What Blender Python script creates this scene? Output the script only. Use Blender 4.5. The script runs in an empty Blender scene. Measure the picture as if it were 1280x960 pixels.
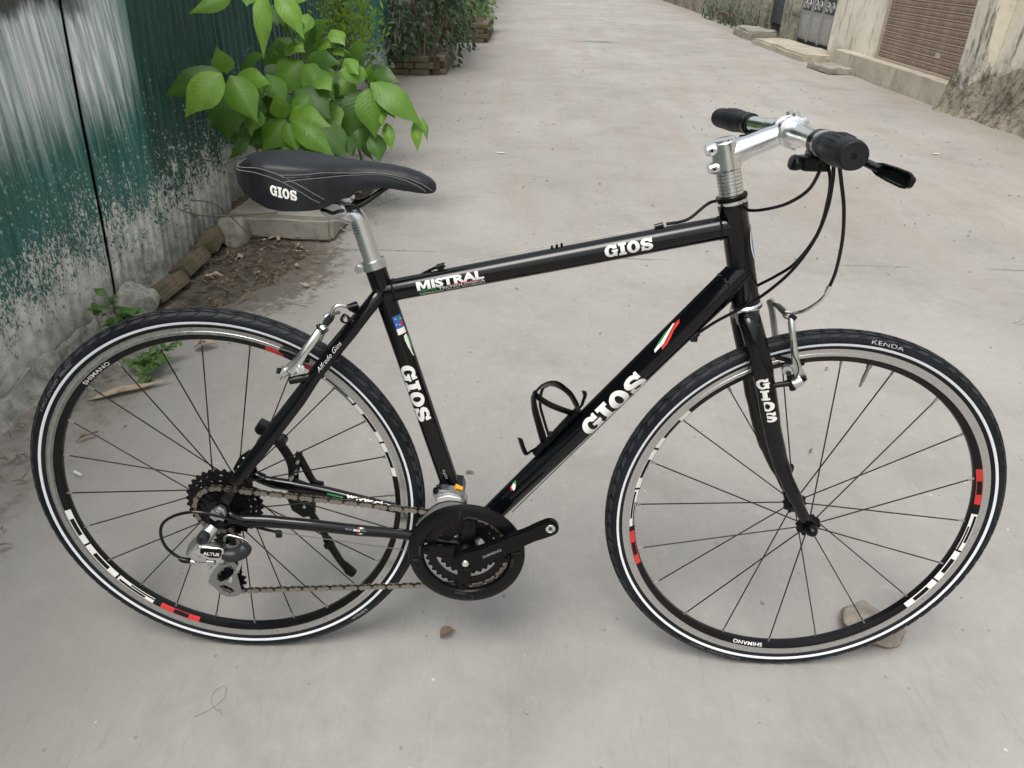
import bpy, bmesh, math, random
from mathutils import Vector, Matrix, Euler, noise
from math import sin, cos, pi, radians, sqrt, atan2
random.seed(7)
sc = bpy.context.scene
COL = sc.collection

# ------------------------------------------------------------------ camera, sky, light, exposure
cam_d = bpy.data.cameras.new('camera')
cam = bpy.data.objects.new('camera', cam_d); COL.objects.link(cam)
cam_d.sensor_fit = 'HORIZONTAL'; cam_d.sensor_width = 36.0
cam_d.lens = 906.6269 / 1280 * 36.0
cam_d.clip_start = 0.02; cam_d.clip_end = 500
cam.matrix_world = Matrix.Translation((0.4969, -0.9582, 1.1795)) @ (Matrix.Rotation(0.0036, 4, 'Z') @ Matrix.Rotation(pi/2-0.5372, 4, 'X') @ Matrix.Rotation(0.0292, 4, 'Z'))
sc.camera = cam

SUN_EL, SUN_AZ = radians(66), radians(205)      # azimuth from +Y clockwise
world = bpy.data.worlds.new("World"); sc.world = world; world.use_nodes = True
wn = world.node_tree.nodes; wl = world.node_tree.links
bg = wn['Background']; sky = wn.new('ShaderNodeTexSky'); sky.sky_type = 'NISHITA'
sky.sun_disc = False; sky.sun_elevation = SUN_EL; sky.sun_rotation = SUN_AZ
sky.air_density = 2.0; sky.dust_density = 5.0; sky.ozone_density = 1.0
hsv = wn.new('ShaderNodeHueSaturation'); hsv.inputs['Saturation'].default_value = 0.42
wl.new(sky.outputs[0], hsv.inputs['Color']); wl.new(hsv.outputs[0], bg.inputs['Color'])
bg.inputs['Strength'].default_value = 0.13
sun_d = bpy.data.lights.new('sun', 'SUN'); sun_d.energy = 1.25; sun_d.angle = radians(30); sun_d.color = (1.0, 0.965, 0.92)
sun = bpy.data.objects.new('sun', sun_d); COL.objects.link(sun)
sdir = Vector((sin(SUN_AZ)*cos(SUN_EL), cos(SUN_AZ)*cos(SUN_EL), sin(SUN_EL)))
sun.rotation_euler = sdir.to_track_quat('Z', 'Y').to_euler()
sc.view_settings.view_transform = 'Standard'; sc.view_settings.look = 'None'
sc.view_settings.exposure = 0.49; sc.view_settings.gamma = 1.0

# ------------------------------------------------------------------ node helpers
class NT:
    def __init__(s, name):
        s.m = bpy.data.materials.new(name); s.m.use_nodes = True
        s.t = s.m.node_tree; s.b = s.t.nodes['Principled BSDF']
        s._tc = None
    def n(s, typ, ins=None, **props):
        nd = s.t.nodes.new('ShaderNode' + typ)
        for k, v in props.items(): setattr(nd, k, v)
        for k, v in (ins or {}).items(): s.put(nd.inputs[k], v)
        return nd
    def put(s, sock, v):
        if isinstance(v, bpy.types.NodeSocket): s.t.links.new(v, sock)
        elif isinstance(v, bpy.types.Node): s.t.links.new(v.outputs[0], sock)
        else:
            if sock.type == 'RGBA' and not isinstance(v, (int, float)) and len(v) == 3: v = (*v, 1)
            sock.default_value = v
    def obj(s):
        if not s._tc: s._tc = s.n('TexCoord')
        return s._tc.outputs['Object']
    def uv(s):
        if not s._tc: s._tc = s.n('TexCoord')
        return s._tc.outputs['UV']
    def scale(s, v, xyz, loc=(0, 0, 0)):
        return s.n('Mapping', {'Vector': v, 'Scale': xyz, 'Location': loc}).outputs[0]
    def noise(s, v, scale, detail=4, rough=.55, dist=0):
        return s.n('TexNoise', {'Vector': v, 'Scale': scale, 'Detail': detail, 'Roughness': rough, 'Distortion': dist}).outputs[0]
    def vor(s, v, scale, feature='F1', rnd=1.0):
        return s.n('TexVoronoi', {'Vector': v, 'Scale': scale, 'Randomness': rnd}, feature=feature)
    def rng(s, v, a, b, c=0., d=1., smooth=True):
        nd = s.n('MapRange', {'Value': v, 'From Min': a, 'From Max': b, 'To Min': c, 'To Max': d})
        if smooth: nd.interpolation_type = 'SMOOTHSTEP'
        return nd.outputs[0]
    def math(s, op, a, b=0., c=None):
        nd = s.n('Math', operation=op); s.put(nd.inputs[0], a); s.put(nd.inputs[1], b)
        if c is not None: s.put(nd.inputs[2], c)
        return nd.outputs[0]
    def mix(s, f, a, b, mode='MIX'):
        nd = s.n('Mix', data_type='RGBA', blend_type=mode)
        s.put(nd.inputs[0], f); s.put(nd.inputs[6], a); s.put(nd.inputs[7], b)
        return nd.outputs[2]
    def xyz(s, v):
        return s.n('SeparateXYZ', {'Vector': v}).outputs
    def bump(s, h, strength=.5, dist=.01, normal=None):
        ins = {'Height': h, 'Strength': strength, 'Distance': dist}
        if normal is not None: ins['Normal'] = normal
        return s.n('Bump', ins).outputs[0]
    def out(s, color=None, rough=None, metal=None, normal=None, **kw):
        if color is not None: s.put(s.b.inputs['Base Color'], color)
        if rough is not None: s.put(s.b.inputs['Roughness'], rough)
        if metal is not None: s.put(s.b.inputs['Metallic'], metal)
        if normal is not None: s.put(s.b.inputs['Normal'], normal)
        for k, v in kw.items(): s.put(s.b.inputs[k.replace('_', ' ')], v)
        return s.m

def simple(name, col, rough=.5, metal=0., var=.12, nscale=60, bump=0., **kw):
    t = NT(name); v = t.obj(); nz = t.noise(v, nscale, 5)
    dark = tuple(c*(1-var) for c in col); lite = tuple(min(1, c*(1+var)) for c in col)
    c = t.mix(nz, dark, lite)
    r = t.rng(t.noise(v, nscale*.37, 4), .3, .7, max(0, rough*.8), min(1, rough*1.2))
    nrm = t.bump(nz, bump, .002) if bump else None
    return t.out(c, r, metal, nrm, **kw)

# ------------------------------------------------------------------ mesh helpers
class MB:
    def __init__(s): s.v = []; s.f = []; s.uvs = {}
    def add(s, vs, fs):
        o = len(s.v); s.v += [tuple(p) for p in vs]; s.f += [tuple(i+o for i in f) for f in fs]; return s
    def box(s, c, size, rot=None, bev=0.0):
        hx, hy, hz = size[0]/2, size[1]/2, size[2]/2
        R = rot if rot is not None else Matrix.Identity(3)
        c = Vector(c)
        if bev <= 0:
            vs = [c+R @ Vector((x*hx, y*hy, z*hz)) for x in (-1, 1) for y in (-1, 1) for z in (-1, 1)]
            return s.add(vs, [(0, 1, 3, 2), (4, 6, 7, 5), (0, 4, 5, 1), (2, 3, 7, 6), (0, 2, 6, 4), (1, 5, 7, 3)])
        bm = bmesh.new(); bmesh.ops.create_cube(bm, size=1)
        for w in bm.verts: w.co = Vector((w.co.x*size[0], w.co.y*size[1], w.co.z*size[2]))
        bmesh.ops.bevel(bm, geom=bm.edges[:], offset=bev, segments=2, affect='EDGES', profile=.6)
        for w in bm.verts: w.co = c+R @ w.co
        return s.bm(bm)
    def bm(s, bm):
        bm.verts.ensure_lookup_table(); bm.verts.index_update()
        s.add([v.co.copy() for v in bm.verts], [[v.index for v in f.verts] for f in bm.faces]); bm.free(); return s
    def tube(s, pts, r, seg=12, cap=True, ry=None, up=None, closed=False):
        pts = [Vector(p) for p in pts]; n = len(pts)
        rr = r if isinstance(r, (list, tuple)) else [r]*n
        r2 = (ry if isinstance(ry, (list, tuple)) else [ry]*n) if ry is not None else rr
        T = []
        for i in range(n):
            if closed: d = pts[(i+1) % n]-pts[i-1]
            elif i == 0: d = pts[1]-pts[0]
            elif i == n-1: d = pts[-1]-pts[-2]
            else: d = (pts[i+1]-pts[i]).normalized()+(pts[i]-pts[i-1]).normalized()
            T.append(d.normalized() if d.length > 1e-9 else Vector((0, 0, 1)))
        u = Vector(up) if up is not None else (Vector((0, 1, 0)) if abs(T[0].y) < .9 else Vector((0, 0, 1)))
        vs = []; N = None
        for i in range(n):
            if N is None or up is not None: N = (u-T[i]*u.dot(T[i])).normalized()
            else: N = (N-T[i]*N.dot(T[i])).normalized()
            Bn = T[i].cross(N)
            for k in range(seg):
                a = 2*pi*k/seg; vs.append(pts[i]+N*(cos(a)*r2[i])+Bn*(sin(a)*rr[i]))
        fs = []
        for i in range(n if closed else n-1):
            j = (i+1) % n
            for k in range(seg):
                k2 = (k+1) % seg; fs.append((i*seg+k, i*seg+k2, j*seg+k2, j*seg+k))
        if cap and not closed:
            fs.append(tuple(range(seg))[::-1]); fs.append(tuple((n-1)*seg+k for k in range(seg)))
        return s.add(vs, fs)
    def lathe(s, prof, c=(0, 0, 0), axis=(0, 1, 0), seg=32, closed=False):
        # prof: (radius, offset along axis)
        A = Vector(axis).normalized(); c = Vector(c)
        h = Vector((1, 0, 0)) if abs(A.x) < .8 else Vector((0, 0, 1))
        X = (h-A*h.dot(A)).normalized(); Z = A.cross(X)
        n = len(prof); vs = []
        for k in range(seg):
            a = 2*pi*k/seg; d = X*cos(a)+Z*sin(a)
            for (r, o) in prof: vs.append(c+d*r+A*o)
        fs = []
        for k in range(seg):
            k2 = (k+1) % seg
            for i in range(n if closed else n-1):
                j = (i+1) % n; fs.append((k*n+i, k*n+j, k2*n+j, k2*n+i))
        if not closed:
            if prof[0][0] > 1e-6: fs.append(tuple(k*n for k in range(seg)))
            if prof[-1][0] > 1e-6: fs.append(tuple(k*n+n-1 for k in range(seg))[::-1])
        return s.add(vs, fs)
    def prism(s, poly, y0, y1, bev=0.0):
        # poly: (x, z) outline; extruded along y
        bm = bmesh.new(); vs = [bm.verts.new((x, y0, z)) for x, z in poly]
        f = bm.faces.new(vs); r = bmesh.ops.extrude_face_region(bm, geom=[f])
        for g in r['geom']:
            if isinstance(g, bmesh.types.BMVert): g.co.y = y1
        bmesh.ops.recalc_face_normals(bm, faces=bm.faces[:])
        if bev: bmesh.ops.bevel(bm, geom=[e for e in bm.edges if abs(e.verts[0].co.y-e.verts[1].co.y) < 1e-7], offset=bev, segments=2, affect='EDGES', clamp_overlap=True)
        return s.bm(bm)
    def sphere(s, c, r, seg=12, sq=(1, 1, 1)):
        bm = bmesh.new(); bmesh.ops.create_uvsphere(bm, u_segments=seg, v_segments=max(6, seg//2), radius=1)
        for w in bm.verts: w.co = Vector(c)+Vector((w.co.x*r*sq[0], w.co.y*r*sq[1], w.co.z*r*sq[2]))
        return s.bm(bm)
    def mesh(s, name, mat, smooth=35, fix=True):
        me = bpy.data.meshes.new(name); me.from_pydata(s.v, [], s.f); me.update()
        if fix:
            bm = bmesh.new(); bm.from_mesh(me); bmesh.ops.remove_doubles(bm, verts=bm.verts[:], dist=1e-6)
            bmesh.ops.recalc_face_normals(bm, faces=bm.faces[:]); bm.to_mesh(me); bm.free()
        if mat is not None: me.materials.append(mat)
        if smooth:
            me.polygons.foreach_set('use_smooth', [True]*len(me.polygons)); me.set_sharp_from_angle(angle=radians(smooth))
        return me
    def build(s, name, mat, parent=None, smooth=35, fix=True):
        return link(name, s.mesh(name, mat, smooth, fix), parent)

def link(name, me, parent=None):
    o = bpy.data.objects.new(name, me); COL.objects.link(o)
    if parent is not None: o.parent = parent
    return o
def tag(o, label=None, cat=None, group=None, kind=None):
    if label: o['label'] = label
    if cat: o['category'] = cat
    if group: o['group'] = group
    if kind: o['kind'] = kind
    return o
def empty(name, label, cat, loc=(0, 0, 0), rot=(0, 0, 0), group=None, parent=None):
    o = bpy.data.objects.new(name, None); COL.objects.link(o); o.location = loc; o.rotation_euler = rot
    o.empty_display_size = .05
    if parent is not None: o.parent = parent
    return tag(o, label, cat, group)
def smooth_path(pts, n=6):
    pts = [Vector(p) for p in pts]; out = []
    for i in range(len(pts)-1):
        p0 = pts[max(0, i-1)]; p1 = pts[i]; p2 = pts[i+1]; p3 = pts[min(len(pts)-1, i+2)]
        for k in range(n):
            t = k/n
            out.append(.5*((2*p1)+(p2-p0)*t+(2*p0-5*p1+4*p2-p3)*t*t+(3*p1-p0-3*p2+p3)*t**3))
    return out+[pts[-1]]

# ------------------------------------------------------------------ flat lettering and its wrapping on curved things
def curve_mesh(loops):
    """2D loops (holes inside) -> list of verts, tris"""
    cu = bpy.data.curves.new('lettering', 'CURVE'); cu.dimensions = '2D'; cu.fill_mode = 'BOTH'
    for lp in loops:
        sp = cu.splines.new('POLY'); sp.points.add(len(lp)-1)
        for p, q in zip(sp.points, lp): p.co = (q[0], q[1], 0, 1)
        sp.use_cyclic_u = True
    return _conv(cu)
def _conv(cu):
    o = bpy.data.objects.new('tmp', cu); COL.objects.link(o)
    dg = bpy.context.evaluated_depsgraph_get(); dg.update()
    me = bpy.data.meshes.new_from_object(o.evaluated_get(dg))
    bpy.data.objects.remove(o); bm = bmesh.new(); bm.from_mesh(me); bpy.data.meshes.remove(me)
    bmesh.ops.remove_doubles(bm, verts=bm.verts[:], dist=1e-5)
    return bm
def font_bm(txt, size, bold=0., shear=0., space=1., width=1.):
    cu = bpy.data.curves.new('lettering', 'FONT'); cu.body = txt; cu.size = size; cu.offset = bold; cu.shear = shear
    cu.space_character = space; cu.resolution_u = 3; cu.fill_mode = 'BOTH'
    bm = _conv(cu)
    for v in bm.verts: v.co.x *= width
    return bm
def ell(cx, cy, rx, ry, a0, a1, n=16):
    return [(cx+rx*cos(radians(a0+(a1-a0)*i/n)), cy+ry*sin(radians(a0+(a1-a0)*i/n))) for i in range(n+1)]
def slab_bm():
    """the heavy slab-serif word, height 1"""
    G = ell(.5, .5, .5, .5, 55, 300, 22)+[(.78, .10), (.80, .02), (.98, .02), (.98, .42), (1.06, .42), (1.06, .58), (.56, .58), (.56, .42), (.68, .42), (.68, .30)]+ell(.5, .5, .19, .29, 320, 45, 14)[0:]+[(.68, .66), (.98, .66), (.98, .99), (.84, .99), (.80, .92)]
    I = [(0, 0), (.62, 0), (.62, .2), (.48, .2), (.48, .8), (.62, .8), (.62, 1), (0, 1), (0, .8), (.14, .8), (.14, .2), (0, .2)]
    O1 = ell(.5, .5, .5, .5, 0, 360, 28)[:-1]; O2 = ell(.5, .5, .18, .28, 0, 360, 20)[:-1]
    S = [(.76, .93), (.80, 1.0), (.94, 1.0), (.94, .64), (.74, .64), (.64, .76), (.50, .80), (.38, .79), (.33, .73), (.38, .67), (.62, .62), (.84, .54), (.97, .42), (.98, .24), (.86, .08), (.64, 0), (.42, .0), (.26, .06), (.20, 0), (.06, 0), (.06, .40), (.26, .40), (.34, .26), (.48, .19), (.60, .20), (.67, .26), (.62, .33), (.38, .38), (.16, .46), (.04, .58), (.02, .76), (.14, .92), (.36, 1.0), (.60, 1.0)]
    out = bmesh.new(); x = 0
    for lps, w in (([G], 1.08), ([I], .64), ([O1, O2], 1.02), ([S], 1.0)):
        bm = curve_mesh([[(a+x, b) for a, b in lp] for lp in lps]); x += w+.04
        me = bpy.data.meshes.new('t'); bm.to_mesh(me); out.from_mesh(me); bpy.data.meshes.remove(me); bm.free()
    return out
def grid_cut(bm, step, axes=(0, 1)):
    for ax in axes:
        if not step[ax]: continue
        lo = min(v.co[ax] for v in bm.verts); hi = max(v.co[ax] for v in bm.verts); x = lo+step[ax]
        while x < hi:
            no = Vector((0, 0, 0)); no[ax] = 1; co = Vector((0, 0, 0)); co[ax] = x
            bmesh.ops.bisect_plane(bm, geom=bm.verts[:]+bm.edges[:]+bm.faces[:], plane_co=co, plane_no=no); x += step[ax]
    return bm
def decal(name, bm, fn, mat, parent, step=(0, 0), scale=(1, 1), org=(0, 0)):
    for v in bm.verts: v.co = Vector((v.co.x*scale[0]+org[0], v.co.y*scale[1]+org[1], 0))
    grid_cut(bm, step)
    for v in bm.verts: v.co = Vector(fn(v.co.x, v.co.y))
    me = bpy.data.meshes.new(name); bm.to_mesh(me); bm.free(); me.materials.append(mat)
    return link(name, me, parent)
def on_tube(A, Bp, r, face=0., lift=.0004):
    A = Vector(A); Bp = Vector(Bp); d = (Bp-A).normalized(); n = Vector((0, -1, 0)); n = (n-d*n.dot(d)).normalized(); m = n.cross(d)
    def fn(s, t):
        q = (r(s) if callable(r) else r)+lift; a = face+t/q; return A+d*s+(n*cos(a)+m*sin(a))*q
    return fn
def rect_bm(x0, y0, x1, y1): 
    bm = bmesh.new(); bm.faces.new([bm.verts.new(p) for p in ((x0, y0, 0), (x1, y0, 0), (x1, y1, 0), (x0, y1, 0))]); return bm
# ------------------------------------------------------------------ bicycle materials
def paint_black():
    t = NT('black_gloss_paint'); v = t.obj()
    c = t.mix(t.noise(v, 30, 3), (.0016, .0018, .0026), (.0034, .0040, .0052))
    r = t.rng(t.noise(v, 22, 5, .6), .35, .7, .045, .12)
    nz = t.noise(v, 160, 2)
    return t.out(c, r, 0, t.bump(nz, .04, .001), Specular_IOR_Level=.42)
M_PAINT = paint_black()
M_SATIN = simple('black_satin_alloy', (.0028, .0028, .0034), .27, .0, .3, 80, Specular_IOR_Level=.26)
M_PLAST = simple('black_plastic', (.0035, .0038, .0048), .30, 0, .3, 120, .1, Specular_IOR_Level=.27)
M_DARKPL = simple('dark_grey_plastic', (.022, .024, .027), .42, 0, .2, 120, .1, Specular_IOR_Level=.35)
M_STEELBLK = simple('black_steel', (.006, .0055, .006), .38, 0, .4, 150, .15, Specular_IOR_Level=.32)
def alloy(name, col, r0, r1, b=.03, sc_=(1, 1, 1), ns=90):
    t = NT(name); v = t.scale(t.obj(), sc_)
    nz = t.noise(v, ns, 6, .6); c = t.mix(nz, tuple(x*.86 for x in col), col)
    return t.out(c, t.rng(t.noise(v, ns*.4, 5), .3, .7, r0, r1), 1.0, t.bump(nz, b, .001))
M_CHROME = alloy('polished_alloy', (.90, .91, .90), .15, .32)
M_ALLOY = alloy('silver_alloy', (.72, .73, .73), .26, .42)
M_POST = alloy('satin_seat_post_alloy', (.78, .79, .79), .24, .36, .05, (1, 1, .2))
M_BRAKETRACK = alloy('machined_rim_alloy', (.66, .655, .645), .26, .46, .1, (1, 1, 1), 400)
M_CHAIN = alloy('chain_steel', (.42, .38, .33), .28, .5, .1, (1, 1, 1), 300)
M_SPOKE = simple('dark_steel_spoke', (.035, .033, .032), .35, .8, .3, 200)
M_NIPPLE = alloy('dull_nipple_brass', (.42, .41, .40), .3, .5)
M_RIM = simple('black_anodised_rim', (.005, .005, .006), .26, 0, .3, 60, Specular_IOR_Level=.30)
def rubber(name, col, rough, bump):
    t = NT(name); v = t.obj(); nz = t.noise(v, 350, 5, .6); big = t.noise(v, 9, 5, .6)
    c = t.mix(t.rng(big, .42, .72), col, tuple(x*1.7+.006 for x in col))
    return t.out(t.mix(nz, c, t.mix(.5, c, (.002, .002, .002))), t.rng(big, .3, .7, rough, rough+.18), 0, t.bump(nz, bump, .001), Specular_IOR_Level=.28)
M_TYRE = rubber('tyre_rubber', (.0050, .0068, .0105), .40, .25)
M_TREAD = rubber('tread_rubber', (.026, .029, .034), .55, .45)
M_GRIP = rubber('grip_rubber', (.011, .013, .016), .46, .3)
M_HOUSING = simple('cable_housing', (.006, .006, .007), .25, 0, .2, 60, Specular_IOR_Level=.35)
M_REFL = simple('white_reflective_strip', (.80, .83, .88), .35, 0, .05, 300)
M_WHITE = simple('white_print', (.82, .82, .80), .35, 0, .04, 200)
M_DULL = simple('grey_moulded_print', (.16, .165, .17), .5, 0, .1, 200)
M_PKENDA = simple('pale_tyre_print', (.42, .43, .43), .5, 0, .1, 200)
M_RED = simple('red_print', (.62, .035, .03), .38, 0, .08, 200)
M_GREEN = simple('green_print', (.03, .30, .07), .38, 0, .08, 200)
M_BLUE = simple('blue_print', (.03, .10, .42), .38, 0, .08, 200)
M_SILVERP = simple('silver_print', (.45, .46, .47), .35, .3, .08, 200)
M_YELLOW = simple('yellow_plastic', (.75, .38, .02), .45, 0, .08, 200)
M_WIRE = alloy('bare_brake_cable', (.26, .235, .21), .35, .5)
M_ALLOYD = alloy('grey_cast_alloy', (.42, .43, .44), .22, .40)
M_CHAIND = alloy('oily_inner_plate', (.13, .115, .10), .3, .5)
def leather():
    t = NT('saddle_synthetic_leather'); v = t.obj()
    g = t.vor(v, 900).outputs[0]; nz = t.noise(v, 14, 5, .6)
    c = t.mix(t.rng(nz, .35, .7), (.005, .006, .008), (.011, .013, .017))
    return t.out(c, t.rng(nz, .3, .7, .36, .48), 0, t.bump(g, .25, .0008), Specular_IOR_Level=.42)
M_LEATHER = leather()
M_THREAD = simple('pale_stitching_thread', (.26, .27, .28), .7, 0, .1, 500)

# ------------------------------------------------------------------ the bicycle
LEAN = 0.1189
bike = empty('bicycle', 'black hybrid bicycle with silver stem and white-striped tyres, leaning on its kickstand in the alley', 'bicycle', (0, 0, 0), (-LEAN, 0, 0))
R = .343
def pt2(p): return (p[0], p[2])
def torus_pt(th, ph, d=0., rc=.3285, a=.0145, b=.0148):
    r = rc+(b+d)*cos(ph); return (r*cos(th), (a+d)*sin(ph), r*sin(th))
def make_wheel(cx, cy, rot, front):
    # rim is the wheel's own mesh, everything else hangs from it
    m = MB(); bedr = .2925
    m.lathe([(bedr, -.0035), (bedr+.0008, -.0055), (.3000, -.0090), (.3030, -.0100), (.3034, -.0100), (.3034, .0100), (.3000, .0090), (bedr+.0008, .0055), (bedr, .0035)], seg=180, closed=True)
    w = m.build('wheel', M_RIM, bike, 40); w.location = (cx, cy, R); w.rotation_euler = rot
    m = MB(); m.lathe([(.3034, -.0103), (.3085, -.0104), (.3088, -.0101), (.3094, -.0104), (.3158, -.0106), (.3166, -.0098), (.3160, -.0085), (.3034, -.0085)], seg=180, closed=True)
    m.lathe([(.3034, .0103), (.3158, .0106), (.3166, .0098), (.3160, .0085), (.3034, .0085)], seg=180, closed=True)
    m.build('brake_track', M_BRAKETRACK, w, 40)
    # tyre carcass
    prof = [(.3145, -.0085), (.3160, -.0108)]
    for i in range(27):
        ph = radians(-118+i*236/26); prof.append((.3285+.0148*cos(ph), .0145*sin(ph)))
    prof += [(.3160, .0108), (.3145, .0085)]
    ty = MB().lathe(prof, seg=200, closed=True).build('tyre', M_TYRE, w, 50)
    # tread blocks, real relief on the carcass
    m = MB(); N = 72
    def patch(th0, th1, p0, p1, skew, h=.0021, sk2=None):
        sk2 = skew if sk2 is None else sk2; vs = []
        for d, ins in ((-.0004, 0), (h, .16)):
            for (t, p, s_) in ((th0, p0, 0), (th1, p0, 0), (th1, p1, 1), (th0, p1, 1)):
                tt = t+(skew*s_); tc = (th0+th1)/2+skew*s_; pc = (p0+p1)/2
                vs.append(torus_pt(tt+(tc-tt)*ins, p+(pc-p)*ins, d))
        m.add(vs, [(4, 5, 6, 7), (0, 1, 5, 4), (1, 2, 6, 5), (2, 3, 7, 6), (3, 0, 4, 7)])
    st = 2*pi/N
    for k in range(N):
        t = k*st
        for sgn in (-1, 1):
            o = t+(st*.5 if sgn > 0 else 0)
            patch(o, o+st*.74, radians(2.5)*sgn, radians(15)*sgn, st*.45)
            patch(o+st*.50, o+st*1.26, radians(19)*sgn, radians(34)*sgn, -st*.45)
            patch(o+st*.05, o+st*.72, radians(39)*sgn, radians(62)*sgn, st*.30, .0018)
    tr = m.build('tread', M_TREAD, w, 0, fix=False); tr['kind'] = 'stuff'
    m = MB(); prof = []
    for sgn in (-1,):
        for i in range(6):
            ph = radians(-(99+i*3.3)); prof.append((.3285+(.0148+.0004)*cos(ph), (.0145+.0004)*sin(ph)))
    m.lathe(prof+[(q[0], q[1]+.0012) for q in prof[::-1]], seg=200, closed=True)
    m.lathe([(q[0], -q[1]) for q in prof]+[(q[0], -q[1]-.0012) for q in prof[::-1]], seg=200, closed=True)
    m.build('reflective_stripe', M_REFL, w, 40)
    # printing on rim and tyre: angle runs clockwise seen from the drive side
    def ring_fn(a0, r0, surf):
        def fn(s, t):
            a = a0-s/r0; r = r0+t; return (r*cos(a), surf(r), r*sin(a))
        return fn
    def rimy(r):
        return -(.0055+(r-.2933)/(.3000-.2933)*.0035 if r < .3000 else .0090+(r-.3)/.003*.001)-.0004
    def tyrey(r):
        c = max(-1, min(1, (r-.3285)/.0148)); return -.0145*sqrt(max(0, 1-c*c))-.0005
    def arc(name, mat, a0, a1, r0, r1, lift=0.):
        n = max(2, int(abs(a1-a0)/2)+1); vs = []; fs = []
        for i in range(n+1):
            a = radians(a0+(a1-a0)*i/n)
            for q in range(3):
                r = r0+(r1-r0)*q/2; vs.append((r*cos(a), rimy(r)-lift, r*sin(a)))
        for i in range(n):
            for q in range(2): fs.append((i*3+q, i*3+q+1, i*3+q+4, i*3+q+3))
        return (vs, fs, mat)
    bits = []
    def block(ang, mat, kinds):
        r0, r1 = .2941, .3029
        for i, kd in enumerate(kinds):
            L = ang[i+1]-ang[i]; b0 = ang[i]+L*.025; b1 = ang[i+1]-L*.025
            bits.append(arc('w', mat, b0, b1, r0, r1))
            if kd == 1: bits.append(arc('k', M_RIM, b0+(b1-b0)*.26, b0+(b1-b0)*.74, r0+.0014, r1-.0014, .0003))
            if kd == 2: bits.append(arc('k', M_RIM, b0+(b1-b0)*.05, b0+(b1-b0)*.78, r0+.0042, r1-.0010, .0003)); bits.append(arc('k', M_RIM, b0+(b1-b0)*.35, b1, r0+.0008, r0+.0032, .0003))
            if kd == 3: bits.append(arc('k', M_RIM, b0+(b1-b0)*.34, b0+(b1-b0)*.72, r0+.0009, r1-.0009, .0003))
    if front:
        block((20.9, 6.2), M_RED, [3]); block((3.1, -12.5, -25.9, -40.3), M_WHITE, [2, 1, 1])
        block((138, 155, 171, 186.3), M_WHITE, [1, 1, 2]); block((187.6, 202.3), M_RED, [3])
    else:
        block((187.5, 202.5, 218.5, 234.4), M_WHITE, [1, 1, 2]); block((236.5, 251.9), M_RED, [3])
        block((71.9, 54), M_RED, [3]); block((52, 39, 23, 9.5), M_WHITE, [2, 1, 1])
    for vs, fs, q in bits: MB().add(vs, fs).build('rim_print', q, w, 0)
    def txt(s, a0, r0, size, mat, surf, bold=.02, width=1.0, font=None):
        bm = font_bm(s, 1.0, bold, 0, 1.05, width)
        decal('lettering', bm, ring_fn(radians(a0), r0, surf), mat, w, (.004, 0), (size, size))
    if front:
        txt('SHIMANO', -94.0, .2948, .0088, M_WHITE, rimy, .015, 1.42)
        txt('KENDA', 82.8, .3303, .0090, M_PKENDA, tyrey, .0, 1.75)
        txt('KWICK JOURNEY  700x32C', 259.5, .3298, .0068, M_DULL, tyrey, .01, 1.25)
    else:
        txt('SHIMANO', 135.6, .2948, .0088, M_WHITE, rimy, .015, 1.55)
        txt('KWICK JOURNEY  700x32C', 151.5, .3303, .0072, M_DULL, tyrey, .01, 1.25)
        txt('KENDA', -46, .3300, .0085, M_PKENDA, tyrey, .01, 1.3)
    # hub
    m = MB()
    if front:
        m.lathe([(.0065, -.050), (.0095, -.046), (.0095, -.0385), (.0185, -.036), (.0195, -.034), (.0185, -.031), (.0105, -.027), (.0085, -.012), (.0085, .012), (.0105, .027), (.0185, .031), (.0195, .034), (.0185, .036), (.0095, .0385), (.0095, .046), (.0065, .050)], seg=36)
        for fy in (-.034, .034):
            for k in range(10):
                a = 2*pi*k/10; m.lathe([(.0026, -.0035), (.0026, .0035)], (.0185*cos(a), fy, .0185*sin(a)), seg=8)
    else:
        m.lathe([(.006, -.064), (.009, -.060), (.0165, -.058), (.0165, -.024), (.0235, -.022), (.0235, -.019), (.014, -.015), (.010, 0), (.010, .025), (.0225, .030), (.0225, .034), (.011, .038), (.010, .060), (.006, .066)], seg=36)
    m.build('hub', M_SATIN, w, 35)
    # spokes
    n = 20 if front else 24; off = -1.5 if front else 1.7
    for k in range(n):
        a = radians(off+k*360/n)
        far = (k % 2 == 0) if front else (k % 2 == 1)
        if front: fy = .034 if far else -.034; fr = .0185; fa = a
        else:
            fy = .032 if far else -.0205; fr = .0215
            fa = a if far else a+radians(78 if (k//2) % 2 else -78)
        ry = .0022 if far else -.0022
        P0 = Vector((.2935*cos(a), ry, .2935*sin(a))); P1 = Vector((fr*cos(fa), fy, fr*sin(fa)))
        o = MB().tube([P0, P1], .00115, 6).build('spoke', M_SPOKE, w, 60)
        d = (P1-P0).normalized()
        MB().tube([P0-d*.001, P0+d*.009, P0+d*.011], [.0022, .0021, .0013], 8).build('spoke_nipple', M_NIPPLE, w, 40)
    a = radians(79.5 if front else 60)
    if front:
        a = radians(79)
        MB().tube([(.293*cos(a), 0, .293*sin(a)), (.286*cos(a), 0, .286*sin(a)), (.285*cos(a), 0, .285*sin(a)), (.262*cos(a), 0, .262*sin(a)), (.260*cos(a), 0, .260*sin(a)), (.252*cos(a), 0, .252*sin(a))], [.0045, .0045, .0031, .0031, .0022, .0018], 10).build('valve', M_NIPPLE, w, 40)
    return w
rear_w = make_wheel(0, 0, (0, 0, 0), False)
front_w = make_wheel(1.0096, -.0068, (.0066, 0, .0057), True)

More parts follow.
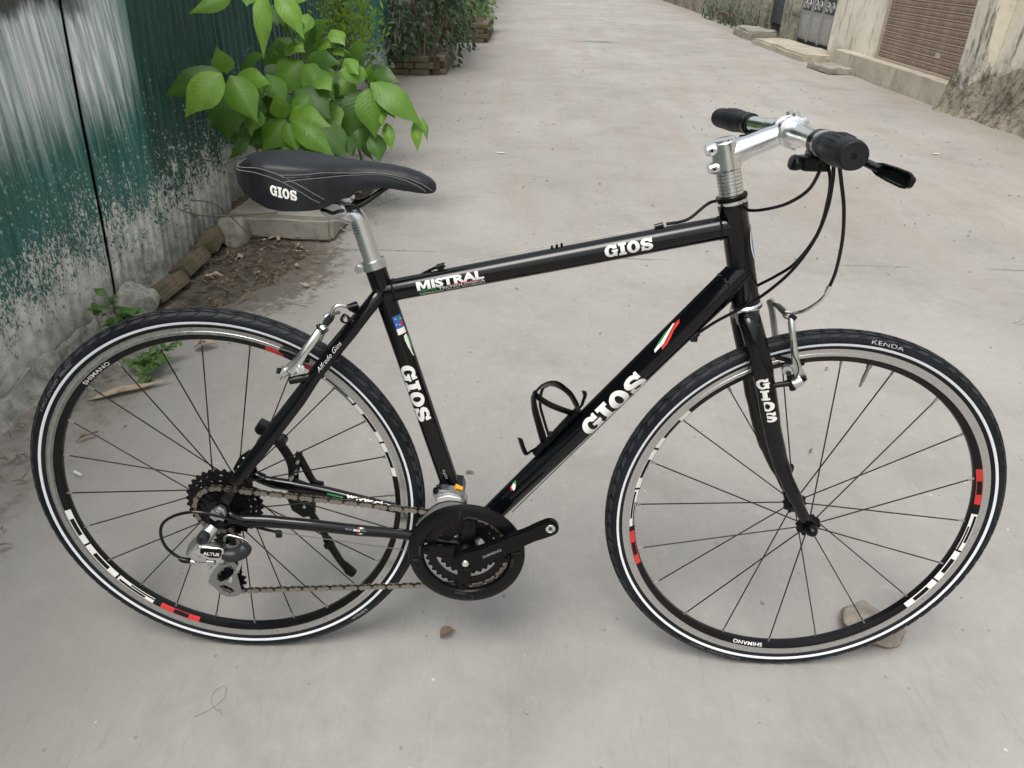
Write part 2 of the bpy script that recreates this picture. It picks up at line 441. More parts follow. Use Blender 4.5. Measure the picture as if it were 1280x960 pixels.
# ---- frame
BB = Vector((.4215, 0, .268)); HTt = Vector((.8105, 0, .875)); HTb = Vector((.8547, 0, .7215)); HA = (HTt-HTb).normalized()
TTa = Vector((.2883, 0, .7229)); TTb = Vector((.8127, 0, .8414)); DTa = Vector((.4235, 0, .268)); DTb = Vector((.8420, 0, .7760))
STt = Vector((.2765, 0, .7640))
frame = MB().lathe([(.0165, -.037), (.0205, -.036), (.0205, .036), (.0165, .037)], BB, seg=36).build('frame', M_PAINT, bike)
MB().tube([HTb, HTb+HA*.012, HTb+HA*.014, HTt-HA*.014, HTt-HA*.012, HTt], [.0218, .0218, .0205, .0205, .0218, .0218], 36).build('head_tube', M_PAINT, frame)
def weld(m, A, Bp, r, s, wr=.0026):
    d = (Bp-A).normalized(); c = A+d*s; N = Vector((0, 1, 0)); Bn = d.cross(N)
    pts = [c+N*(cos(a)*r)+Bn*(sin(a)*r)+d*(.0009*sin(a*17)) for a in [2*pi*i/72 for i in range(72)]]
    m.tube(pts, wr, 6, closed=True)
m = MB().tube([TTa, TTa.lerp(TTb, .5), TTb], [.0170, .0178, .0175], 40); weld(m, TTa, TTb, .0165, .0185, .0018); weld(m, TTb, TTa, .0170, .0165, .0018); m.build('top_tube', M_PAINT, frame)
m = MB().tube([DTa, DTa.lerp(DTb, .35), DTb], [.0185, .0198, .0225], 40); weld(m, DTb, DTa, .0215, .030, .0018); m.build('down_tube', M_PAINT, frame)
m = MB().tube([BB, STt], .0165, 40); weld(m, BB, STt, .0160, .0235, .0016); m.build('seat_tube', M_PAINT, frame)
def both(fn):
    for s in (-1, 1): fn(s)
def mir(pts, s): return [Vector((p[0], p[1]*(1 if s < 0 else -1), p[2])) for p in pts]
SSp = [(.2835, -.010, .724), (0.2772, -0.02, 0.7144), (0.2425, -0.032, 0.6705), (0.1838, -0.044, 0.5993), (0.1531, -0.049, 0.5546), (0.0732, -0.06, 0.4511), (0.0363, -0.0655, 0.4041)]
def seatstay(s):
    m = MB().tube(smooth_path(mir(SSp, s), 4), [.0105]*8+[.0112]*8+[.0118]*5+[.0105]*3+[.0085], 20, ry=[.0085]*24+[.0035]); m.build('seat_stay', M_PAINT, frame)
both(seatstay)
MB().tube([(0.2294, -0.034, 0.6536), Vector((0.2294, -0.034, 0.6536))*1+Vector((0, .068, 0))], .0075, 12).build('stay_bridge', M_PAINT, frame)
CSp = [(.440-.018, -.030, .270), (0.3113, -0.036, 0.293), (0.2361, -0.044, 0.3038), (0.1633, -0.052, 0.3167), (0.0894, -0.058, 0.3263), (0.0435, -0.0625, 0.3309), (0.0162, -0.0655, 0.3433)]
def chainstay(s):
    m = MB().tube(smooth_path(mir(CSp, s), 4), [.0095]*8+[.0105]*4+[.0108]*4+[.0115]*4+[.0100]*4+[.0075], 20, ry=[.0090]*20+[.008]*4+[.0035]); m.build('chain_stay', M_PAINT, frame)
both(chainstay)
def dropout(s):
    y0 = -.0675 if s < 0 else .0625
    m = MB().prism([(-.016, .350), (-.012, .366), (.006, .372), (.022, .388), (.034, .382), (.024, .362), (.026, .350), (.040, .344), (.040, .332), (.018, .330), (.004, .322), (-.010, .306), (-.020, .304), (-.022, .318), (-.018, .334)], y0, y0+.005, .0008); m.build('dropout', M_PAINT, frame)
both(dropout)
# axle nuts / quick release
m = MB().lathe([(.0, -.0765), (.006, -.076), (.0095, -.074), (.0095, -.0685)], (0, 0, R), seg=24); m.lathe([(.0095, .0685), (.0095, .074), (.006, .078), (.0, .079)], (0, 0, R), seg=24)
m.build('axle_nut', M_SATIN, bike)

# ---- lettering on the frame
def sof(A, Bp, P): d = (Vector(Bp)-Vector(A)).normalized(); return (Vector(P)-Vector(A)).dot(d)
def word(A, Bp, r, s0, s1, h, face, mat=M_WHITE, txt=None, bold=.05, shear=0.):
    bm = slab_bm() if txt is None else font_bm(txt, 1.0, bold, shear)
    xs = [v.co.x for v in bm.verts]; ys = [v.co.y for v in bm.verts]
    sx = (s1-s0)/(max(xs)-min(xs)); sy = h/(max(ys)-min(ys))
    return decal('lettering', bm, on_tube(A, Bp, r, face), mat, frame, (0, .0022), (sx, sy), (s0-min(xs)*sx, -h/2-min(ys)*sy))
s0, s1 = sof(TTa, TTb, (0.3442, 0, 0.7311)), sof(TTa, TTb, (0.4462, 0, 0.756))
mM = s0+(s1-s0)*.215
decal('lettering', curve_mesh([[(0, 0), (0, 1), (.30, 1), (.50, .48), (.70, 1), (1, 1), (1, 0), (.76, 0), (.76, .62), (.58, .12), (.42, .12), (.24, .62), (.24, 0)]]), on_tube(TTa, TTb, .0177, .17), M_WHITE, frame, (0, .0022), (mM-s0-.001, .0135), (s0, -.00675))
word(TTa, TTb, .0177, mM+.001, s1, .0135, .17, txt='ISTRAL', bold=.045)
word(TTa, TTb, .0176, s0+.002, s0+.030, .0040, -.37, M_GREEN, 'GIOS', .02)
word(TTa, TTb, .0176, s0+.032, s1, .0040, -.37, M_WHITE, 'TECNOLOGICA', .02)
word(TTa, TTb, .0176, s0+.002, s1, .0032, -.64, M_WHITE, 'ESPERIENZA TELAIO ALLUMINIO', .01)
decal('lettering', rect_bm(s1-.052, -.0006, s1, .0006), on_tube(TTa, TTb, .0176, -.22), M_RED, frame)
decal('lettering', rect_bm(s0, -.0006, s0+.040, .0006), on_tube(TTa, TTb, .0176, -.22), M_GREEN, frame)
word(TTa, TTb, .0178, sof(TTa, TTb, (0.6272, 0, 0.7954)), sof(TTa, TTb, (0.697, 0, 0.8135)), .0190, .06)
DTr = lambda s: (.0185+(.0198-.0185)*s/.231 if s < .231 else .0198+(.0225-.0198)*(s-.231)/.427)+.0002
word(DTa, DTb, DTr, sof(DTa, DTb, (0.6182, 0, 0.4967)), sof(DTa, DTb, (0.7039, 0, 0.5995)), .0345, -.22)
word(STt, BB, .0166, sof(STt, BB, (0.3228, 0, 0.6065)), sof(STt, BB, (0.344, 0, 0.5053)), .0255, -.12)
# coloured flashes
def patch_on(A, Bp, r, pts, mat, lift=.0005):
    bm = curve_mesh([pts]); decal('emblem', bm, on_tube(A, Bp, r, 0, lift), mat, frame, (0, .003))
a = sof(STt, BB, (0.3038, 0, 0.6879)); b_ = sof(STt, BB, (0.3155, 0, 0.6587))
patch_on(STt, BB, .0166, [(a, .004), (a, .019), (b_-.010, .019), (b_-.010, .004)], M_BLUE)
patch_on(STt, BB, .0166, [(b_-.010, .004), (b_-.010, .019), (b_, .019), (b_, .004)], M_WHITE)
for i, (da, t) in enumerate(((.004, .007), (.008, .0135), (.013, .006), (.006, .0165), (.015, .011))):
    patch_on(STt, BB, .0166, [(a+da, t), (a+da, t+.0018), (a+da+.0018, t+.0018), (a+da+.0018, t)], M_WHITE, .0008)
patch_on(STt, BB, .0166, [(a+.003, .013), (a+.003, .018), (a+.011, .016), (a+.009, .012)], M_GREEN, .0009)
patch_on(STt, BB, .0166, [(a+.012, .013), (a+.012, .018), (a+.018, .017), (a+.017, .012)], M_RED, .0009)
patch_on(STt, BB, .0166, [(b_+.004, .012), (b_+.002, .018), (b_+.012, .0185), (b_+.026, .0175), (b_+.042, .0185), (b_+.040, .0165), (b_+.024, .0130), (b_+.012, .0115)], M_WHITE)
patch_on(STt, BB, .0166, [(b_+.008, .0165), (b_+.005, .0215), (b_+.030, .0225), (b_+.026, .0185)], M_GREEN)
a = sof(DTa, DTb, (0.7114, 0, 0.6527)); b_ = sof(DTa, DTb, (0.746, 0, 0.6849))
patch_on(DTa, DTb, DTr, [(a-.004, .0115), (a-.001, .0160), (a+.014, .0175), (a+.028, .0215), (a+.048, .0270), (a+.050, .0250), (a+.032, .0180), (a+.016, .0125)], M_WHITE)
patch_on(DTa, DTb, DTr, [(a+.008, .0070), (a+.010, .0115), (a+.026, .0145), (a+.036, .0185), (a+.050, .0240), (a+.060, .0245), (a+.056, .0190), (a+.042, .0165), (a+.032, .0120), (a+.020, .0080)], M_RED, .0008)
patch_on(DTa, DTb, DTr, [(a+.002, .0168), (a+.014, .0185), (a+.028, .0225), (a+.040, .0262), (a+.030, .0250), (a+.012, .0205)], M_GREEN, .0008)
a = sof(DTa, DTb, (0.4983, 0, 0.3854))
patch_on(DTa, DTb, DTr, [(a-.007, .012), (a-.006, .0185), (a-.001, .0195), (a-.003, .012)], M_RED)
patch_on(DTa, DTb, DTr, [(a-.004, .010), (a-.002, .0185), (a+.006, .0215), (a+.007, .016), (a+.002, .011)], M_WHITE, .0007)
patch_on(DTa, DTb, DTr, [(a+.004, .0185), (a+.008, .0230), (a+.011, .0215), (a+.009, .0165)], M_GREEN, .0009)
a = sof(DTa, DTb, (0.457, 0, 0.3256))
patch_on(DTa, DTb, DTr, [(a-.02, .006), (a-.02, .021), (a+.008, .021), (a+.012, .014), (a+.008, .008)], M_SILVERP)
patch_on(DTa, DTb, DTr, ell(a, .0135, .006, .0042, 0, 360, 14)[:-1], M_BLUE, .0008)
patch_on(DTa, DTb, DTr, ell(a, .0135, .0035, .002, 0, 360, 12)[:-1], M_SILVERP, .0011)
a = sof(STt, BB, (0.3654, 0, 0.4113))
word(STt, BB, .0166, a, a+.020, .0045, .1, M_SILVERP, 'ALLOY', .01)
# fork-leg letters stand upright one below the other: see the fork
def surf_head(s, t):     # badge on the front of the head tube
    a = s/.0215; n = Vector((1, 0, 0)); n = (n-HA*n.dot(HA)).normalized(); y = Vector((0, -1, 0))
    return HTb+HA*(.094+t)+(n*cos(a)+y*sin(a))*.0211
decal('head_badge', curve_mesh([ell(0, 0, .017, .030, 0, 360, 26)[:-1]]), surf_head, M_WHITE, frame, (.003, 0))
decal('head_badge', curve_mesh([ell(0, 0, .0135, .024, 0, 360, 26)[:-1]]), lambda s, t: surf_head(s*1, t)+(Vector(surf_head(s, 0))-(HTb+HA*.094)).normalized()*.0004, M_BLUE, frame, (.003, 0))
# signature on the right seat stay, web address on the left chain stay, small flags on the right one
def on_pts(P, Q, r, face, lift=.0006): return on_tube(P, Q, r, face, lift)
bm = font_bm('Alfredo Gios', 1, -.012, .45); xs = [v.co.x for v in bm.verts]; W_ = max(xs)-min(xs)
P, Q = Vector((0.1928, -0.056, 0.6102)), Vector((0.2263, -0.048, 0.6522)); L = (Q-P).length
decal('lettering', bm, on_pts(P, Q, .0100, .1), M_WHITE, frame, (0, .003), (L/W_*1.1, .0105), (0, -.003))
P, Q = Vector((0.1727, 0.04, 0.3231)), Vector((0.276, 0.028, 0.314)); L = (Q-P).length
def flatfn(P, Q, up):
    d = (Q-P).normalized(); up = Vector(up); up = (up-d*up.dot(d)).normalized()
    return lambda s, t: P+d*s+up*t
bm = font_bm('www.gios.it', 1, .03, .1); xs = [v.co.x for v in bm.verts]; W_ = max(xs)-min(xs)
CSL = mir(CSp, 1)
P = CSL[3].lerp(CSL[2], .42); Q = CSL[1].lerp(CSL[2], .15)
decal('lettering', bm, on_pts(P, Q, .0113, .42, .0016), M_WHITE, frame, (0, .002), ((Q-P).length/W_, .0125), (0, .0008))
P = CSL[3].lerp(CSL[4], .05)
decal('lettering', rect_bm(0, -.0012, .030, .0016), on_pts(P, Q, .0117, .35), M_GREEN, frame)
P = Vector((0.2122, -0.047, 0.3117)); Q = Vector((0.2706, -0.042, 0.302))
word(P, Q, .0113, .0, .012, .0028, .35, M_SILVERP, 'TECNO', .0); word(P, Q, .0113, .014, .026, .0040, .35, M_WHITE, 'GIOS', .04); word(P, Q, .0113, .028, .036, .0028, .35, M_SILVERP, 'ITALY', .0)
for face in (.75, -.12):
    for i, mt in enumerate((M_RED, M_WHITE, M_GREEN)):
        decal('emblem', rect_bm(.022+i*.0034, -.0014, .0254+i*.0034, .0014), on_pts(P, Q, .0113, face), mt, frame)

# ---- headset, stem, bar
ax = lambda s: HTt+HA*s
MB().tube([ax(0), ax(.002), ax(.006), ax(.007)], [.0208, .0222, .0222, .0205], 36).build('headset_cup', M_CHROME, bike)
MB().tube([ax(.0075), ax(.0085), ax(.0125), ax(.0135)], [.0205, .0228, .0228, .020], 36).build('headset_seal', M_PLAST, bike)
bx = lambda s: HTb-HA*s
MB().tube([bx(-.0015), bx(.001), bx(.006), bx(.0085)], [.0218, .0240, .0240, .021], 36).build('headset_cup', M_CHROME, bike)
for i in range(7):
    a = .0138+i*.0052
    MB().tube([ax(a), ax(a+.0005), ax(a+.0042), ax(a+.0047)], [.0172, .0180, .0180, .0172], 32).build('headset_spacer', M_CHROME, bike)
CL0, CL1 = ax(.0505), ax(.0905)
stem = MB().tube([CL0, CL0+HA*.0015, CL1-HA*.0015, CL1], [.0185, .0198, .0198, .0185], 36)
stem.tube([CL1-HA*.001, CL1+HA*.003, CL1+HA*.0045], [.0165, .0165, .012], 28)
P0 = ax(.072)+Vector((.006, 0, 0)); P1 = Vector((.8700, 0, .9765)); 
stem.tube(smooth_path([P0, P0.lerp(P1, .35), P0.lerp(P1, .7), P1], 3), [.0175]*3+[.0160]*4+[.0150]*3, 28, ry=[.0185]*3+[.0165]*4+[.0165]*3, up=(0, 1, 0))
stem.lathe([(.0165, -.0215), (.0188, -.0205), (.0188, .0205), (.0165, .0215)], (.8740, 0, .9775), seg=36)
back = (Vector((-1, 0, 0))-HA*Vector((-1, 0, 0)).dot(HA)).normalized()
for s in (.0575, .0835):
    stem.tube([ax(s)+back*.006+Vector((0, 0, 0)), ax(s)+back*.0215, ax(s)+back*.0272], [.0115, .0098, .0078], 16, ry=[.0150, .0135, .0125], up=(0, 1, 0))
    stem.box(ax(s)+back*.014, (.014, .018, .012), Matrix.Rotation(atan2(-HA.x, HA.z)*-1, 3, 'Y'))
st = stem.build('stem', M_CHROME, bike)
for s in (.0575, .0835): MB().lathe([(.0015, -.0145), (.0038, -.0150), (.0045, -.0145), (.0045, -.010)], ax(s)+back*.0215, seg=16).build('bolt', M_ALLOY, st); MB().lathe([(.0, -.0154), (.0021, -.0154), (.0021, -.0148)], ax(s)+back*.0215, seg=6).build('bolt_socket', M_PLAST, st)
# face plate: ridged, with four bolts
m = MB()
for yy in (-.013, .013): m.lathe([(.0192, -.0065), (.0212, -.0055), (.0212, .0055), (.0192, .0065)], (.8755, yy, .9775), seg=28)
m.box((.886, 0, .990), (.016, .040, .012), Matrix.Rotation(-.7, 3, 'Y'), .002); m.box((.886, 0, .965), (.016, .040, .010), Matrix.Rotation(.7, 3, 'Y'), .002)
m.build('face_plate', M_CHROME, st)
for yy in (-.013, .013):
    MB().tube([(.879, yy, .996), (.8745, yy, 1.0045)], [.0048, .0045], 12).build('bolt', M_CHROME, st)
    MB().tube([(.882, yy, .959), (.880, yy, .954)], [.0045, .0042], 12).build('bolt', M_ALLOY, st)
def barp(y): a = abs(y); return Vector((.8740-.024*max(0, (a-.03)/.25)**1.15, y, .9775-.0015*a/.28))
MB().tube([barp(y/100) for y in range(-28, 29, 2)], [.0122 if abs(y) > 7 else .0142 for y in range(-28, 29, 2)], 28).build('handlebar', M_CHROME, bike)
def grip(s, y0, y1):
    m = MB(); n = 16; A0 = barp(s*y0); A1 = barp(s*y1)
    rs = [.0142, .0160, .0168, .0166, .0166, .0172, .0178, .0182, .0183, .0182, .0179, .0175, .0171, .0168, .0167, .0166, .0157]
    pts = [A0.lerp(A1, i/n) for i in range(n+1)]
    m.tube(pts, rs, 32); g = m.build('grip', M_GRIP, bike, 40)
    d = (A1-A0).normalized()
    # raised pimples on the top of the grip
    k = MB(); X = Vector((1, 0, 0)); Z = d.cross(X)*(1 if d.cross(X).z > 0 else -1)
    for i in range(7):
        for j in range(9):
            a = radians(-20+j*20); q = A0.lerp(A1, .30+i*.065); r = rs[min(n, int((.30+i*.065)*n))]
            k.sphere(q+(X*cos(a)+Z*sin(a))*(r-.0002), .0016, 6)
    k.build('grip_pattern', M_GRIP, g)['kind'] = 'stuff'
    e = MB().tube([A1-d*.001, A1+d*.0025, A1+d*.0035], [.0157, .0152, .0140], 32); e.build('end_cap', M_GRIP, g)
    MB().tube([A1+d*.0030, A1+d*.0038], [.0030, .0030], 12).build('end_cap_hole', M_PLAST, g)
    MB().tube([A0-d*.010, A0-d*.0095, A0-d*.001, A0], [.0130, .0142, .0142, .0132], 24).build('grip_ring', M_PLAST, g)
grip(-1, .176, .283); grip(1, .150, .290)
# brake levers and shifters
def lever(s):
    c = barp(s*.155); m = MB()
    m.lathe([(.0135, -.009), (.0160, -.008), (.0160, .008), (.0135, .009)], c, seg=24)
    m.tube(smooth_path([c+Vector((.012, 0, -.006)), c+Vector((.028, -.004*-s, -.012)), c+Vector((.040, s*.012, -.018))], 4), [.0085]*5+[.007]*4, 12, ry=[.009]*9)
    lv = m.build('brake_lever_clamp', M_PLAST, bike)
    if s < 0: pts = [(0.8962, -0.19, 0.9617), (0.9038, -0.2, 0.9595), (0.9041, -0.23, 0.9571), (0.905, -0.262, 0.9562), (0.9062, -0.292, 0.9537), (0.9087, -0.298, 0.9522)]
    else: pts = [(.905, .165, .953), (.912, .185, .951), (.914, .21, .951), (.912, .24, .952), (.908, .268, .954), (.905, .275, .955)]
    pp = smooth_path(pts, 4); n = len(pp)
    m = MB().tube(pp[:n//2], [.0050]*(n//2), 12, ry=[.0048]*(n//2), up=(0, 0, 1)); b = m.build('brake_lever', M_SATIN, bike)
    A_, B_ = Vector(pp[n//3]), Vector(pp[-1]); d_ = (B_-A_).normalized(); L_ = (B_-A_).length
    vw = (Vector((.4969, -1.09, 1.05))-B_).normalized(); up_ = d_.cross(vw).normalized(); nn_ = up_.cross(d_).normalized()
    lp = []
    for (t_, h_) in [(0, -.55), (.15, -.8), (.5, -.95), (.85, -1), (.95, -.85), (1, -.5), (1, .5), (.95, .85), (.85, 1), (.5, .95), (.15, .8), (0, .55)]: lp.append(A_+d_*(L_*t_)+up_*(h_*.0074))
    MB().tube(lp, .0019, 8, closed=True).build('lever_lip', M_SATIN, b)
    mm = MB(); mm.add([q+nn_*(-.0018) for q in lp]+[q+nn_*(-.0050) for q in lp], [tuple(range(12)), tuple(range(12, 24))[::-1]]+[(i, (i+1) % 12, 12+(i+1) % 12, 12+i) for i in range(12)]); mm.build('lever_blade', M_PLAST, b)
lever(-1); lever(1)
def shifter(s):
    c = barp(s*.138)
    m = MB().tube([c+Vector((.004, -.012, -.014)), c+Vector((.004, .014, -.016))], [.013, .012], 16); m.box(c+Vector((0, 0, -.026)), (.034, .030, .018), None, .004)
    sh = m.build('gear_shifter', M_PLAST, bike)
    p0 = c+Vector((-.004, s*.004, -.026))
    if s < 0: pts = [(0.869, -0.15, 0.9591), (0.8578, -0.148, 0.9489), (0.8473, -0.146, 0.9503), (0.8328, -0.146, 0.9527)]
    else: pts = [p0, p0+Vector((-.012, 0, -.010)), p0+Vector((-.024, 0, -.006)), p0+Vector((-.036, 0, -.006))]
    pp = smooth_path(pts, 4); n = len(pp)
    m = MB().tube(pp, [.0055]*(n-5)+[.0075, .0090, .0098, .0096, .0075], 12, ry=[.0055]*(n-5)+[.008, .011, .013, .012, .008], up=(0, 1, 0)); m.build('shift_paddle', M_PLAST, sh)
shifter(-1); shifter(1)
# band clamp beside the right grip
MB().lathe([(.0140, -.003), (.0158, -.0028), (.0158, .0028), (.0140, .003)], barp(-.166), seg=24).build('clamp_band', M_ALLOY, bike)

# ---- cables
def cable(pts, r=.0024, name='cable_housing', mat=None, parent=bike, n=7):
    return MB().tube(smooth_path(pts, n), r, 10).build(name, mat or M_HOUSING, parent)
cable([(0.8685, -0.15, 0.9514), (0.8694, -0.15, 0.9418), (0.8714, -0.12, 0.9146), (0.863, -0.08, 0.8909), (0.8505, -0.04, 0.8756), (0.8373, 0, 0.8656), (.818, .028, .868), (.785, .020, .873), (0.7504, 0.01, 0.848), (0.718, 0.006, 0.8406)])
cable([(0.8805, -0.14, 0.9505), (0.8888, -0.14, 0.9341), (0.8977, -0.125, 0.9039), (0.9031, -0.1, 0.8548), (0.8968, -0.06, 0.8044), (0.8862, -0.02, 0.7729), (0.8717, 0.018, 0.7451), (.836, .030, .715), (.800, .030, .690), (.785, .022, .672)])
cable([(0.8812, -0.16, 0.953), (0.8862, -0.155, 0.9333), (0.895, -0.135, 0.8933), (0.8985, -0.105, 0.847), (0.8875, -0.075, 0.7963), (0.8618, -0.052, 0.753), (0.8358, -0.034, 0.7241), (0.8059, -0.022, 0.6985), (0.7822, -0.014, 0.6751)])
cable([(0.8859, -0.165, 0.9538), (0.896, -0.16, 0.9294), (0.91, -0.15, 0.8965), (0.9251, -0.13, 0.8535), (0.9364, -0.105, 0.8059), (0.9382, -0.09, 0.7764)])
MB().tube([(0.9382, -0.091, 0.7802), (0.9367, -0.089, 0.769), (0.9367, -0.088, 0.7652)], [.0034, .0034, .0026], 12).build('ferrule', M_CHROME, bike)
cable([(0.9374, -0.088, 0.7676), (0.9339, -0.08, 0.7543), (0.9265, -0.062, 0.7361), (0.9169, -0.045, 0.724), (0.9054, -0.034, 0.7212)], .0026, 'brake_noodle', M_CHROME)
# top tube run
def stop(P, Q, r=.0042):
    P = Vector(P); Q = Vector(Q); m = MB().tube([P, Q], [r, r], 12); d = (Q-P)
    m.box((P+Q)/2+Vector((.0, 0, -.005)), (.010, .006, .008)); return m.build('cable_stop', M_PAINT, bike)
stop((0.6998, 0.002, 0.8361), (0.7126, 0.002, 0.8401)); stop((0.3719, 0.002, 0.7645), (0.3843, 0.002, 0.7687))
MB().tube([(0.3843, 0.002, 0.7687), (0.6998, 0.002, 0.8361)], .0007, 6).build('brake_cable', M_WIRE, bike)
for k in range(3):
    P = Vector((0.5478, 0.002, 0.8011)).lerp(Vector((0.5622, 0.002, 0.8052)), k/2)
    MB().tube([P+Vector((-.0018, 0, 0)), P, P+Vector((.0018, 0, 0))], [.0022, .0036, .0022], 10).build('rubber_donut', M_PLAST, bike)
cable([(0.3719, 0.002, 0.7645), (0.3604, 0.004, 0.7586), (.325, .020, .735), (.296, .030, .715), (.270, .022, .696), (.250, 0, .690), (0.2409, -0.012, 0.6938)])
cable([(0.2409, -0.012, 0.6938), (0.2311, -0.016, 0.7026), (0.2209, -0.02, 0.7049), (0.2136, -0.022, 0.7001), (0.2099, -0.024, 0.6929)], .0024, 'brake_noodle', M_CHROME)
# down tube run
for (u0, u1) in ((0, 0),):
    stop((0.7721, -0.014, 0.6654), (0.7833, -0.014, 0.6764), .005)
    MB().tube([(0.7721, -0.014, 0.6654), (0.4747, -0.01, 0.3144)], .0009, 6).build('gear_cable', M_WIRE, bike)
    stop((.790, .020, .668), (.780, .020, .658), .0045)
    MB().tube([(.780, .016, .655), (0.5, 0.01, 0.3154)], .0009, 6).build('gear_cable', M_WIRE, bike)
# rear derailleur run
MB().tube([(0.3162, -0.03, 0.2539), (0.1028, -0.056, 0.3023)], .0008, 6).build('gear_cable', M_WIRE, bike)
stop((0.1028, -0.056, 0.3023), (0.0936, -0.057, 0.3043), .004)
cable([(0.095, -0.057, 0.3043), (0.068, -0.06, 0.3137), (0.0394, -0.07, 0.3311), (0.0102, -0.085, 0.3531), (-0.0223, -0.09, 0.3632), (-0.0566, -0.09, 0.3556), (-0.0818, -0.088, 0.3374), (-0.0909, -0.086, 0.3131), (-0.088, -0.084, 0.2871), (-0.0768, -0.082, 0.2693), (-0.0632, -0.082, 0.2598)], .0026)

# ---- fork
F = [(.8600, -.004, .7030), (0.8567, -0.024, 0.7021), (0.8665, -0.035, 0.675), (0.8903, -0.041, 0.6096), (0.9143, -0.044, 0.5321), (0.9342, -0.046, 0.4786), (0.9523, -0.048, 0.4393), (0.9814, -0.05, 0.39), (1.0013, -0.0505, 0.3556)]
fork = MB().tube([bx(.008), bx(.012), bx(.030)], [.0205, .0190, .0180], 28).build('fork', M_PAINT, bike)
def leg(s):
    pts = mir(F, s); 
    MB().tube(smooth_path(pts, 4), [.0175]*2+[.0180]*6+[.0178]*4+[.0165]*4+[.0145]*4+[.0135]*4+[.0115]*4+[.0090]*4+[.0060], 24, ry=[.0150]*4+[.0140]*8+[.0115]*8+[.0100]*8+[.0080]*4+[.004]).build('fork_leg', M_PAINT, fork)
    y0 = -.0530 if s < 0 else .0480
    MB().prism([(.996, .366), (1.008, .368), (1.020, .350), (1.021, .338), (1.012, .330), (1.000, .334), (.996, .348)], y0, y0+.005, .0006).build('fork_end', M_PAINT, fork)
both(leg)
FA, FB = Vector(F[3]), Vector(F[5])
def forkfn(c, w):
    # upright letters: x across the leg, y up along it
    d = (Vector(F[3])-Vector(F[4])).normalized()
    right = d.cross(Vector((0, -1, 0))); right = right if right.x > 0 else -right
    def fn(s, t):
        P = c+d*t; a = s/.0150-.42; return P+(Vector((0, -1, 0))*cos(a)*.0146+right*sin(a)*.0182)
    return fn
for i, (ch, px) in enumerate((('G', 0), ('I', 1), ('O', 2), ('S', 3))):
    c = Vector((0.8903, -0.041, 0.611)).lerp(Vector((0.9104, -0.0435, 0.5554)), i/3)
    bm = slab_bm(); xr = ((0, 1.07), (1.11, 1.77), (1.79, 2.82), (2.83, 3.9))[i]
    bmesh.ops.delete(bm, geom=[v for v in bm.verts if not (xr[0]-.01 <= v.co.x <= xr[1])], context='VERTS')
    xs = [v.co.x for v in bm.verts]; mid = (min(xs)+max(xs))/2; h = .0172; w_ = .0185
    sx = w_/max(1.0, max(xs)-min(xs))
    decal('lettering', bm, forkfn(c, 0), M_WHITE, fork, (.003, 0), (sx, h), (-mid*sx, -h/2))
# front quick release
m = MB().lathe([(.0, -.0690), (.0050, -.0685), (.0075, -.066), (.0105, -.060), (.0105, -.0545)], (1.0096, 0, R), seg=24); m.build('quick_release_nut', M_SATIN, bike)
m = MB().lathe([(.0105, .0545), (.0105, .064), (.006, .068), (.0, .069)], (1.0096, 0, R), seg=20)
m.tube(smooth_path([(1.0096, .062, .343), (1.004, .066, .362), (1.003, .064, .385), (1.005, .060, .402)], 4), [.006, .006, .006, .006, .006, .0065, .007, .0075, .008, .008, .0075, .006, .004], 10, ry=[.004]*13); m.build('quick_release_lever', M_SATIN, bike)

# ---- seat post, collar, saddle
SD = (STt-BB).normalized(); c0 = STt
MB().tube([c0-SD*.004, c0-SD*.003, c0+SD*.009, c0+SD*.010], [.0180, .0190, .0190, .0180], 32).build('seat_collar', M_ALLOY, bike)
bk = (Vector((-1, 0, 0))-SD*Vector((-1, 0, 0)).dot(SD)).normalized()
m = MB().box(c0+SD*.003+bk*.0215, (.012, .016, .0125), Matrix.Rotation(.28, 3, 'Y'), .002); m.lathe([(.0058, -.012), (.0058, .012)], c0+SD*.003+bk*.024, seg=16); m.build('collar_bolt', M_ALLOY, bike)
sp0 = c0+SD*.006; sp1 = c0+SD*.0740; H = Vector((.2245, 0, .8470))
m = MB().tube(smooth_path([sp0, sp0.lerp(sp1, .5), sp1], 3)+smooth_path([sp1+SD*.006+Vector((-.004, 0, .001)), (.2400, 0, .8430), H, (.2120, 0, .8450)], 4), [.0136]*7+[.0150]*4+[.0145]*4+[.0150]*4+[.012], 28, ry=[.0136]*7+[.0145]*4+[.0150]*4+[.0170]*4+[.012])
sp = m.build('seat_post', M_POST, bike)
for k in range(5):
    q = sp0+SD*(.050+k*.0042); MB().tube([q+bk*.0030+Vector((0, -.01333, 0)), q+bk*.0090+Vector((0, -.0103, 0))], .0006, 6).build('post_mark', M_DARKPL, sp)
m = MB().lathe([(.0, -.036), (.0160, -.0355), (.0185, -.0335), (.0185, -.027), (.016, -.024)], (.2267, 0, .8535), seg=28)
for i in range(len(m.v)): x, y, z = m.v[i]; m.v[i] = (x, y, .8535+(z-.8535)*.62)
m.build('saddle_clamp', M_POST, sp)
MB().tube(smooth_path([(.2100, -.0365, .8545), (.2180, -.0370, .8530), (.2267, -.0372, .8500), (.2355, -.0370, .8530), (.2440, -.0365, .8545)], 4), .0024, 8).build('clamp_groove', M_STEELBLK, sp)
m = MB().box((.229, 0, .8650), (.040, .034, .010), None, .003); m.build('clamp_top', M_ALLOY, sp)
def rail(s):
    MB().tube(smooth_path([(.128, s*.034, .888), (.150, s*.034, .868), (.178, s*.028, .8565), (.205, s*.024, .8555), (.248, s*.024, .8560), (.270, s*.022, .8630), (.300, s*.014, .8835), (.318, s*.010, .8930)], 5), .0036, 12).build('saddle_rail', M_STEELBLK, bike)
both(rail)
